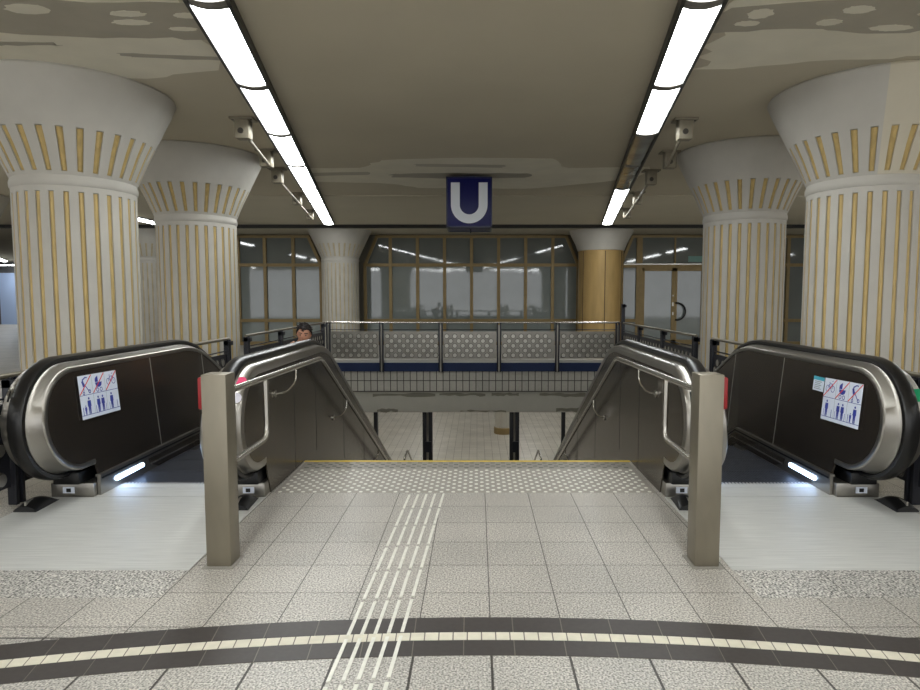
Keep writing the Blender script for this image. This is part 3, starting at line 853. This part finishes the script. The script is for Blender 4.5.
        for yj in (5.78, 6.55, 7.9, 9.3, 10.7):
            g = nb()
            zt_ = ZT-.12 if yj < YV else ZT-.13-(yj-YV)*math.tan(SL)
            extr_x(g, [(yj-.003, zt_), (yj+.003, zt_), (yj+.003, .01 if yj < 6 else zt_-1.0), (yj-.003, .01 if yj < 6 else zt_-1.0)], X(U(ow)), X(U(ow-.0016)))
            obj('joint_strip', g, M_ceil_edge, cl)
    # truss under the steps
    g = nb(); extr_x(g, [(5.34, -.31), (6.6, -.42), (YEND, -.42-(YEND-6.6)*math.tan(SL)), (YEND, -.9-(YEND-6.6)*math.tan(SL)), (6.6, -.9), (5.34, -.6)], X(.05), X(1.66))
    obj('truss', g, M_lowpost, root, smooth=False)
    return X
XL = escalator(-1, 'escalator on the left with dark balustrades and no direction display')
XR = escalator(1, 'escalator on the right with dark balustrades and a small extra label')
bpy.data.objects['escalator']['label'] = 'escalator going down left of the stairs, a person riding it'
bpy.data.objects['escalator.001']['label'] = 'empty escalator going down right of the stairs'

# black half-dome stops on the landing plates
def wedge(x, y, lbl, sx):
    g = nb(); n = 14; prof = []
    rings = []
    for i in range(9):
        t = i/8; w_ = .085*(1-.25*t); yy_ = y-.15+.30*t
        h = .075*math.sin(math.pi*min(1, .15+t*.85))**.8 if t < 1 else .0
        rings.append([g.verts.new((x+w_*math.cos(math.pi*k/n), yy_, .0061+max(.001, h)*math.sin(math.pi*k/n))) for k in range(n+1)])
    for a, b in zip(rings, rings[1:]):
        for k in range(n): g.faces.new((a[k], a[k+1], b[k+1], b[k]))
        g.faces.new((a[0], b[0], b[-1], a[-1]))
    g.faces.new(rings[0]); g.faces.new(rings[-1])
    o = recentre(obj('floor_stop', g, M_black)); tag(o, lbl, 'floor stop', 'black humps on the landing plates')
    k = obj('wear_strip', bx(o.location.x-.006, o.location.x+.006, y-.14, y-.02, .05, .0785), M_disc, o)
wedge(-3.36, 4.72, 'black hump on the floor in front of the leftmost newel', -1)
wedge(-1.80, 4.76, 'black hump on the floor beside the left grey post', 1)
wedge(1.60, 4.76, 'black hump on the floor beside the right grey post', -1)
wedge(3.20, 4.72, 'black hump on the floor in front of the rightmost newel', 1)

# ---------------------------------------------------------------- stickers
def disc(bm, cx, cy, r, z0, z1, mi, seg=14):
    extr_z(bm, [(cx+r*math.cos(t*2*math.pi/seg), cy+r*math.sin(t*2*math.pi/seg)) for t in range(seg)], z0, z1, mi)
def seg2(bm, a, b, w, z0, z1, mi):
    a = Vector(a); b = Vector(b); d = (b-a).normalized(); n = Vector((-d.y, d.x))*w/2
    extr_z(bm, [tuple(a+n), tuple(b+n), tuple(b-n), tuple(a-n)], z0, z1, mi)
def ringm(bm, cx, cy, r, w, z0, z1, mi):
    n = 14
    for k in range(n):
        a = 2*math.pi*k/n; b = 2*math.pi*(k+1)/n
        extr_z(bm, [(cx+r*math.cos(a), cy+r*math.sin(a)), (cx+r*math.cos(b), cy+r*math.sin(b)), (cx+(r-w)*math.cos(b), cy+(r-w)*math.sin(b)), (cx+(r-w)*math.cos(a), cy+(r-w)*math.sin(a))], z0, z1, mi)
def figure(bm, cx, y0, h, z0, z1):
    disc(bm, cx, y0+h*.92, h*.075, z0, z1, 1, 10)
    extr_z(bm, [(cx-h*.15, y0+h*.80), (cx+h*.15, y0+h*.80), (cx+h*.17, y0+h*.45), (cx+h*.12, y0+h*.45), (cx+h*.10, y0), (cx+.02*h, y0), (cx, y0+h*.40), (cx-.02*h, y0), (cx-h*.10, y0), (cx-h*.12, y0+h*.45), (cx-h*.17, y0+h*.45)], z0, z1, 1)
def safety_sticker(mirror, M4, label):
    """six pictograms, .48 x .40, drawn in a local plane"""
    W_, H_ = .52, .345
    g = nb()
    extr_z(g, [(0, 0), (W_, 0), (W_, H_), (0, H_)], 0, .0012, 0)
    z0, z1 = .0010, .0018
    cw = W_/3; base = .030; mid = .188
    f = (lambda i: 2-i) if mirror else (lambda i: i)
    # thin rules
    seg2(g, (0, mid), (W_, mid), .004, z0, z1, 1); seg2(g, (0, base), (W_, base), .0045, z0, z1, 1)
    for k in (1, 2): seg2(g, (cw*k, base), (cw*k, H_), .0022, z0, z1, 3)
    # cart
    x = cw*f(0)+cw/2; y = mid-.006
    seg2(g, (x-.035, y+.125), (x+.005, y+.145), .010, z0, z1, 1); seg2(g, (x+.005, y+.145), (x+.03, y+.142), .009, z0, z1, 1)
    seg2(g, (x-.035, y+.12), (x-.02, y+.075), .024, z0, z1, 1); seg2(g, (x-.02, y+.1), (x+.04, y+.03), .008, z0, z1, 1)
    seg2(g, (x-.02, y+.08), (x-.03, y+.03), .007, z0, z1, 1)
    ringm(g, x+.045, y+.03, .016, .008, z0, z1, 1); ringm(g, x-.032, y+.022, .014, .007, z0, z1, 1)
    # pram
    x = cw*f(1)+cw/2
    extr_z(g, [(x-.045, y+.09), (x+.045, y+.09), (x+.035, y+.062), (x+.01, y+.05), (x-.02, y+.052), (x-.04, y+.07)], z0, z1, 1)
    extr_z(g, [(x-.045, y+.094), (x-.005, y+.094), (x-.005, y+.145), (x-.03, y+.132), (x-.044, y+.12)], z0, z1, 1)
    ringm(g, x-.022, y+.03, .018, .006, z0, z1, 1); ringm(g, x+.026, y+.03, .018, .006, z0, z1, 1)
    # bicycle
    x = cw*f(2)+cw/2
    ringm(g, x-.035, y+.08, .028, .005, z0, z1, 1); ringm(g, x+.038, y+.08, .028, .005, z0, z1, 1)
    for a, b in (((x-.035, y+.08), (x-.012, y+.12)), ((x-.012, y+.12), (x+.025, y+.12)), ((x+.025, y+.12), (x+.038, y+.08)), ((x-.012, y+.12), (x, y+.075)), ((x, y+.075), (x+.025, y+.12)), ((x+.02, y+.14), (x+.035, y+.145)), ((x-.02, y+.13), (x-.004, y+.13))):
        seg2(g, a, b, .005, z0, z1, 1)
    # lower row
    x = cw*f(0)+cw/2; figure(g, x+.02, base+.004, .135, z0, z1); figure(g, x-.03, base+.004, .075, z0, z1)
    seg2(g, (x-.062, base), (x-.062, base+.065), .006, z0, z1, 1)
    x = cw*f(1)+cw/2; figure(g, x-.03, base+.004, .13, z0, z1); figure(g, x+.03, base+.004, .13, z0, z1)
    for q in (-.068, .068): seg2(g, (x+q, base), (x+q, base+.06), .004, z0, z1, 1)
    x = cw*f(2)+cw/2; figure(g, x-.02, base+.004, .135, z0, z1); seg2(g, (x+.055, base), (x+.055, base+.065), .006, z0, z1, 1); seg2(g, (x-.055, base), (x-.055, base+.06), .004, z0, z1, 1)
    for k in range(3):
        if mirror is None: pass
        seg2(g, (cw*k+.004, mid+.006), (cw*(k+1)-.004, H_-.004), .009, z1, z1+.0006, 2)
    bmesh.ops.transform(g, matrix=M4, verts=g.verts)
    o = obj('safety_sticker', g, [M_white, M_blue, M_redline, M_grey], smooth=False)
    tag(recentre(o), label, 'sticker', 'pictogram stickers on the balustrades')
# local x,y,z -> world; left panel faces +X: image right = +Y ; right panel faces -X: image right = -Y
def LT(x, sg_, y, z):
    # on the leaning sheet: x of the sheet at height z, sheared with its lean
    k = .10; x = x+sg_*k*((ZT-.07)-z)
    S = Matrix.Identity(4); S[0][2] = -sg_*k
    return Matrix.Translation((x, y, z)) @ S
tilt = R(-2)
Ml = LT(XL(1.444)+.001, 1, 4.885, .635) @ Matrix(((0, 0, 1, 0), (1, 0, 0, 0), (0, 1, 0, 0), (0, 0, 0, 1))) @ Matrix.Rotation(R(-1), 4, 'Z')
safety_sticker(False, Ml, 'white pictogram sticker on the left escalator balustrade')
Mr = LT(XR(1.444)-.001, -1, 5.25, .58) @ Matrix(((0, 0, -1, 0), (-1, 0, 0, 0), (0, 1, 0, 0), (0, 0, 0, 1))) @ Matrix.Rotation(R(1.5), 4, 'Z')
safety_sticker(True, Mr, 'white pictogram sticker on the right escalator balustrade')
g = nb(); extr_z(g, [(0, 0), (.165, 0), (.165, .12), (0, .12)], 0, .0012, 0); extr_z(g, [(0, .09), (.165, .09), (.165, .12), (0, .12)], .001, .0018, 1)
for k in range(5): seg2(g, (.02, .078-.015*k), (.13-.02*(k % 2), .078-.015*k), .006, .001, .0018, 2)
bmesh.ops.transform(g, matrix=LT(XR(1.444)-.001, -1, 5.435, .80) @ Matrix(((0, 0, -1, 0), (-1, 0, 0, 0), (0, 1, 0, 0), (0, 0, 0, 1))), verts=g.verts)
tag(recentre(obj('label', g, [M_white, M_teal, M_grey], smooth=False)), 'small white and teal label beside the right pictogram sticker', 'label')

# newel numbers and round stickers
def text_mesh(txt, size, M4, name, m, label, cat):
    cu = bpy.data.curves.new('t', 'FONT'); cu.body = txt; cu.size = size; cu.extrude = .0008
    o = bpy.data.objects.new('t', cu); C.objects.link(o)
    dg = bpy.context.evaluated_depsgraph_get(); me = bpy.data.meshes.new_from_object(o.evaluated_get(dg))
    bpy.data.objects.remove(o); me.transform(M4); me.materials.clear(); me.materials.append(m)
    r = bpy.data.objects.new(name, me); C.objects.link(r); me.name = name
    return tag(recentre(r), label, cat)
def newel_frame(x, ang, off=-.04, ln=0):
    """frame on the outer newel surface: local x -> +X, local y -> up the curve, z -> outward"""
    r = RN+off; a = math.pi-ang
    n = Vector((0, math.cos(a), math.sin(a))); t = Vector((0, math.sin(ang), math.cos(ang)))
    o = Vector((x, YC+r*math.cos(a), ZC+r*math.sin(a)))
    return Matrix(((1, 0, 0, o.x), (0, t.y, n.y, o.y), (0, t.z, n.z, o.z), (0, 0, 0, 1)))
text_mesh('12', .12, newel_frame(XL(1.715), R(26), -.0265), 'newel_number', M_ink, 'black number 12 on the outer newel of the left escalator', 'number')
text_mesh('1', .12, newel_frame(XR(.012), R(26), -.0265), 'newel_number', M_ink, 'black numeral 1 on the newel beside the right grey post, partly hidden', 'number')
def round_sticker(x, ang, r1, m, name, label, off=-.038, sq=1.):
    g = nb(); disc(g, 0, 0, r1, 0, .0012, 0, 20)
    bmesh.ops.transform(g, matrix=newel_frame(x, ang, off) @ Matrix.Scale(sq, 4, (0, 1, 0)), verts=g.verts)
    tag(recentre(obj(name, g, m)), label, 'sticker')
round_sticker(XL(.044), R(50), .042, M_pink, 'round_sticker', 'pink round sticker on the steel newel by the left grey post', -.026)
round_sticker(XL(.046), R(30), .040, M_palepink, 'round_sticker', 'pale round sticker below the pink one on the steel newel', -.026)
g = nb(); extr_z(g, [(-.035, -.05), (.035, -.05), (.035, .05), (-.035, .05)], 0, .0012)
bmesh.ops.transform(g, matrix=newel_frame(XR(1.685), R(33), -.0265), verts=g.verts)
tag(recentre(obj('square_sticker', g, M_green)), 'green sticker on the outer newel at the right edge', 'sticker')

# ---------------------------------------------------------------- grey posts, stair handrails
def stair_rail(s):
    X = lambda u: (-1.46-u) if s < 0 else (1.293+u)     # u: away from the stairs
    px0 = (X(0), X(.145)); x0, x1 = min(px0), max(px0)
    side = 'left' if s < 0 else 'right'
    root = thing('steel_post', ((x0+x1)/2, 3.70, 0), 'square grey steel post between the %s escalator and the stairs' % side, 'post', 'square posts at the stair head')
    obj('shaft', bx(x0, x1, 3.63, 3.775, .004, 1.15, bev=.005), M_post, root)
    obj('foot_plate', bx(x0-.02, x1+.02, 3.60, 3.80, .0005, .004), M_studplate, root)
    yb = X(.145)
    bb = bx(min(yb, yb+s*.035), max(yb, yb+s*.035), 3.66, 3.76, .94, 1.13, bev=.01)
    tag(recentre(obj('emergency_stop_box', bb, M_red)), 'red box fixed on the outer side of the %s grey post' % side, 'stop box', 'red boxes on the grey posts')
    # handrail
    xr = X(.115)
    if s > 0: xr = X(.115)
    root = thing('stair_handrail', (xr, 5.0, .5), 'steel tube handrail along the %s side of the stairs' % side, 'handrail', 'stair handrails')
    ytop = 6.33
    p = bend([(xr, 3.76, 1.01), (xr, ytop, .985), (xr, 13.5, .985-(13.5-ytop)*.497)], .10)
    obj('top_rail', tube(nb(), p, .0225, 14), M_steel_rail, root)
    p = bend([(xr, 4.66, 1.0), (xr, 4.66, .545), (xr, 3.76, .545)], .10)
    obj('lower_rail', tube(nb(), p, .0215, 14), M_steel_rail, root)
    xw = XL(.0) if s < 0 else XR(.0)
    for yb_, zb_ in ((5.45, .985), (7.55, .985-(7.55-ytop)*.497), (9.9, .985-(9.9-ytop)*.497)):
        pts = bend([(xr, yb_, zb_-.015), (xr, yb_-.02, zb_-.12), ((xr*2+xw)/3, yb_-.16, zb_-.19), (xw, yb_-.24, zb_-.19)], .05)
        g = tube(nb(), pts, .0085, 8); tube(g, [(xw-s*.012, yb_-.24, zb_-.19), (xw-s*.001, yb_-.24, zb_-.19)], .032, 14)
        obj('wall_bracket', g, M_steel_rail, root)
    # loop of the lower flight's rail, its top just shows past the stair edge
    xl = X(-.05)
    q = bend([(xl, 13.2, -2.9), (xl, 12.0, -1.52), (xl, 12.6, -1.50), (xl, 14.2, -2.35)], .12)
    tag(recentre(obj('lower_handrail_loop', tube(nb(), q, .02, 10), M_steel_rail)), 'small steel handrail end just showing past the stair edge, %s side' % side, 'handrail', 'lower flight handrail ends')
stair_rail(-1); stair_rail(1)

# ---------------------------------------------------------------- person on the left escalator
def skin_mesh(chain_list, remesh=.014, extra=None):
    """chains: list of [(pos, radius), ...] tapering tubes fused into one surface by voxel remesh"""
    g = nb()
    for ch in chain_list:
        pts = []; rad = []
        for (p, r), (q, r2) in zip(ch, ch[1:]):
            for k in range(5):
                t = k/5; pts.append(Vector(p).lerp(Vector(q), t)); rad.append(r+(r2-r)*t)
        pts.append(Vector(ch[-1][0])); rad.append(ch[-1][1])
        d0 = (pts[0]-pts[1]).normalized(); d1 = (pts[-1]-pts[-2]).normalized()
        pts = [pts[0]+d0*rad[0]*.75, pts[0]+d0*rad[0]*.5]+pts+[pts[-1]+d1*rad[-1]*.5, pts[-1]+d1*rad[-1]*.75]; rad = [rad[0]*.45, rad[0]*.82]+rad+[rad[-1]*.82, rad[-1]*.45]
        tube(g, pts, 0, 14, radii=rad)
    if extra: extra(g)
    bmesh.ops.recalc_face_normals(g, faces=g.faces)
    me = bpy.data.meshes.new('tmp'); g.to_mesh(me); g.free()
    o = bpy.data.objects.new('tmp', me); C.objects.link(o)
    md = o.modifiers.new('r', 'REMESH'); md.mode = 'VOXEL'; md.voxel_size = remesh
    sm = o.modifiers.new('s', 'SMOOTH'); sm.iterations = 4; sm.factor = .5
    dg = bpy.context.evaluated_depsgraph_get(); me2 = bpy.data.meshes.new_from_object(o.evaluated_get(dg))
    bpy.data.objects.remove(o)
    return me2
def add_mesh(name, me, m, parent):
    off = Vector(parent.location); me.transform(Matrix.Translation(-off)); me.materials.clear(); me.materials.append(m)
    me.shade_smooth(); me.name = name
    o = bpy.data.objects.new(name, me); C.objects.link(o); o.parent = parent; return o
zf = -.386                                   # tread the person stands on
hx, hy, hz = -2.07, 7.53, 1.152             # head centre
person = thing('person', (-2.28, 7.54, zf), 'person with short dark hair and hand at cheek riding the left escalator', 'person')
Hm = Matrix.Translation((hx, hy, hz)) @ Matrix.Rotation(R(8), 4, 'Z') @ Matrix.Rotation(R(6), 4, 'Y') @ Matrix.Rotation(R(8), 4, 'X')
def head(g):
    n0 = len(g.verts)
    sg, rg = 40, 30; rings = []
    for j in range(1, rg):
        ph = math.pi*j/rg; z = math.cos(ph); rr = math.sin(ph); ring = []
        for i in range(sg):
            t = 2*math.pi*i/sg; x = rr*math.cos(t); y = rr*math.sin(t)      # face towards -y
            X_ = x*.076; Y_ = y*.095; Z_ = z*.122
            if Z_ < -.02:                                                   # jaw narrows
                k = (-.02-Z_)/.1; X_ *= 1-.30*k; Y_ = Y_*(1-.16*k)-.012*k
            if y < 0:
                w_ = math.exp(-(X_/.016)**2)
                Y_ -= .021*w_*math.exp(-((Z_+.022)/.017)**2)+.009*w_*math.exp(-((Z_-.002)/.022)**2)   # nose
                for sx in (-1, 1): Y_ += .009*math.exp(-((X_-sx*.031)/.016)**2-((Z_-.010)/.012)**2)    # sockets
                Y_ -= .005*math.exp(-((Z_-.032)/.010)**2)*math.exp(-(X_/.05)**2)                       # brow
                Y_ -= .006*math.exp(-(X_/.024)**2)*math.exp(-((Z_+.058)/.012)**2)                      # mouth
                Y_ -= .008*math.exp(-(X_/.022)**2)*math.exp(-((Z_+.096)/.015)**2)                      # chin
            ring.append(g.verts.new(Hm @ Vector((X_, Y_, Z_))))
        rings.append(ring)
    for a, b in zip(rings, rings[1:]):
        for i in range(sg): g.faces.new((a[i], a[(i+1) % sg], b[(i+1) % sg], b[i]))
    g.faces.new(rings[0]); g.faces.new(rings[-1])
    for sx in (-1, 1):                                                       # ears
        for a, r in ((0, 0),):
            c = Hm @ Vector((sx*.078, .005, -.005)); d = Hm.to_3x3() @ Vector((sx*.3, .25, 1)).normalized()
            tube(g, [c-d*.030, c-d*.018, c, c+d*.018, c+d*.028], 0, 10, radii=[.006, .011, .013, .013, .007])
def hand(base, direc, palmn, sc=1., curl=.5):
    """palm and five bent fingers as chains"""
    base = Vector(base); d = Vector(direc).normalized(); n = Vector(palmn); n = (n-d*n.dot(d)).normalized(); s = d.cross(n)
    ch = []
    for k, (o_, ln) in enumerate(((-.030, .062), (-.010, .072), (.010, .068), (.029, .054))):
        a = base+s*o_*.5; kn = base+d*.085+s*o_
        dd = (d+n*curl*.35).normalized(); p1 = kn+dd*ln*.5; dd2 = (d+n*curl*1.1).normalized(); p2 = p1+dd2*ln*.3; dd3 = (d+n*curl*1.8).normalized(); p3 = p2+dd3*ln*.25
        ch.append([(a, .014), (kn, .0125), (p1, .0095), (p2, .0085), (p3, .0075)])
    t0 = base+s*-.02+d*.02; t1 = t0+(d*.5-s*.8+n*.3).normalized()*.042; t2 = t1+(d*.9-s*.3+n*.4).normalized()*.03
    ch.append([(t0, .014), (t1, .012), (t2, .0085)])
    return ch
sh_r = Vector((-2.44, 7.60, .93)); el_r = Vector((-2.44, 7.36, .72)); wr_r = Vector((-2.235, 7.37, .955))
sh_l = Vector((-2.12, 7.66, .90)); el_l = Vector((-2.09, 7.46, .67)); wr_l = Vector((-1.975, 7.28, .93))
nk = Vector((-2.20, 7.62, .93))
body = [[((-2.30, 7.62, .47), .12), ((-2.28, 7.63, .70), .135), (nk, .07), ((-2.12, 7.575, 1.05), .052), ((hx, hy+.02, 1.12), .052)],
        [(sh_r, .05), (el_r, .038), (wr_r, .026)], [(sh_l, .05), (el_l, .038), (wr_l, .026)],
        [(nk, .06), (sh_r, .055)], [(nk, .06), (sh_l, .05)],
        [((-2.38, 7.62, .45), .085), ((-2.39, 7.56, .06), .055), ((-2.39, 7.60, zf+.09), .038), ((-2.39, 7.49, zf+.045), .034)],
        [((-2.20, 7.62, .45), .085), ((-2.19, 7.56, .06), .055), ((-2.18, 7.60, zf+.09), .038), ((-2.18, 7.49, zf+.045), .034)]]
body += hand(wr_r, (.40, .10, .80), (1, .5, -.2), curl=.4)
body += hand(wr_l, (.35, -.75, .12), (.2, 0, -1), curl=.6)
bd = add_mesh('body', skin_mesh(body, .0085, head), M_skin, person)
def face_bits():
    for sx in (-1, 1):
        g = nb(); bmesh.ops.create_uvsphere(g, u_segments=12, v_segments=8, radius=.0105, matrix=Hm @ Matrix.Translation((sx*.031, -.0755, .009)))
        e = obj('eye', g, M_eye, person)
        g = nb(); bmesh.ops.create_uvsphere(g, u_segments=10, v_segments=6, radius=.0098, matrix=Hm @ Matrix.Translation((sx*.031-.002, -.0790, .008)))
        obj('iris', g, M_ink, person)
        g = nb(); tube(g, [Hm @ Vector((sx*(.012+.010*k), -.090+.0022*k*k*.9, .028+.004*math.sin(k*.8))) for k in range(5)], .0052, 8)
        obj('eyebrow', g, M_hair, person)
    g = nb(); tube(g, [Hm @ Vector((-.022+.011*k, -.098+.003*abs(k-2), -.060+.001*abs(k-2))) for k in range(5)], 0, 8, radii=[.002, .0048, .0052, .0048, .002])
    obj('lips', g, M_lip, person)
face_bits()
# hair: shell over the skull with tousled locks
g = nb(); rnd = random.Random(3)
sg, rg = 44, 20; rings = []
for j in range(rg+1):
    ring = []
    for i in range(sg):
        t = 2*math.pi*i/sg; front = max(0, -math.sin(t))
        phmax = R(50+6*math.sin(3*t))*front**.6+R(96)*(1-front**.6)
        ph = .02+phmax*j/rg
        th_ = .014*(1-.75*(j/rg)**2)+.014*rnd.random()*(1 if j < rg else .2)
        top = 0
        r_ = Vector(((.080+th_)*math.sin(ph)*math.cos(t), (.097+th_)*math.sin(ph)*math.sin(t)+.004, (.115+th_+top)*math.cos(ph)+.004))
        ring.append(g.verts.new(Hm @ r_))
    rings.append(ring)
for a, b in zip(rings, rings[1:]):
    for i in range(sg): g.faces.new((a[i], a[(i+1) % sg], b[(i+1) % sg], b[i]))
g.faces.new(rings[0])
for k in range(90):
    t = rnd.uniform(0, 2*math.pi); ph = rnd.uniform(0, R(62))
    n_ = Vector((math.sin(ph)*math.cos(t), math.sin(ph)*math.sin(t), math.cos(ph)))
    c = Vector((.092*n_.x, .110*n_.y+.004, .128*n_.z)); e_ = c+n_*rnd.uniform(.004, .022)+Vector((rnd.uniform(-.035, .02), rnd.uniform(-.025, .01), .004))
    tube(g, [Hm @ (c-n_*.006), Hm @ ((c+e_)/2+n_*.006), Hm @ e_], 0, 6, radii=[.009, .007, .0015])
obj('hair', g, M_hair, person)
sleeve = [[(nk+Vector((-.02, .01, -.05)), .10), ((-2.28, 7.63, .68), .155), ((-2.30, 7.62, .44), .150)],
          [(nk+Vector((0, 0, -.03)), .075), (sh_r, .068), (sh_r.lerp(el_r, .6), .058)], [(nk+Vector((0, 0, -.04)), .07), (sh_l, .062), (sh_l.lerp(el_l, .6), .056)]]
add_mesh('shirt', skin_mesh(sleeve, .014), M_shirt, person)
tr = [[((-2.29, 7.62, .46), .13), ((-2.29, 7.62, .40), .135)],
      [((-2.37, 7.62, .42), .105), ((-2.39, 7.56, .06), .075), ((-2.39, 7.60, zf+.12), .060)], [((-2.21, 7.62, .42), .105), ((-2.19, 7.56, .06), .075), ((-2.18, 7.60, zf+.12), .060)]]
add_mesh('trousers', skin_mesh(tr, .014), M_trouser, person)
for x in (-2.39, -2.18):
    add_mesh('shoe', skin_mesh([[((x, 7.62, zf+.052), .045), ((x, 7.54, zf+.052), .044), ((x, 7.44, zf+.040), .036)]], .010), M_shoe, person)

# ---------------------------------------------------------------- camera, world
cam = bpy.data.cameras.new('camera'); co = bpy.data.objects.new('camera', cam); C.objects.link(co)
co.location = (0, 0, 1.6); co.rotation_euler = (math.pi/2-math.atan(48/630), 0, 0)
cam.sensor_width = 36; cam.lens = 630/920*36; cam.shift_x = -17/920; cam.clip_end = 200
sc = bpy.context.scene; sc.camera = co
w = bpy.data.worlds.new('world'); sc.world = w; w.use_nodes = True
w.node_tree.nodes['Background'].inputs['Color'].default_value = (.96, .98, 1, 1); w.node_tree.nodes['Background'].inputs['Strength'].default_value = 1.2
sc.view_settings.view_transform = 'Standard'; sc.view_settings.look = 'None'; sc.view_settings.gamma = 1; sc.view_settings.use_curve_mapping = False
sc.view_settings.exposure = .55
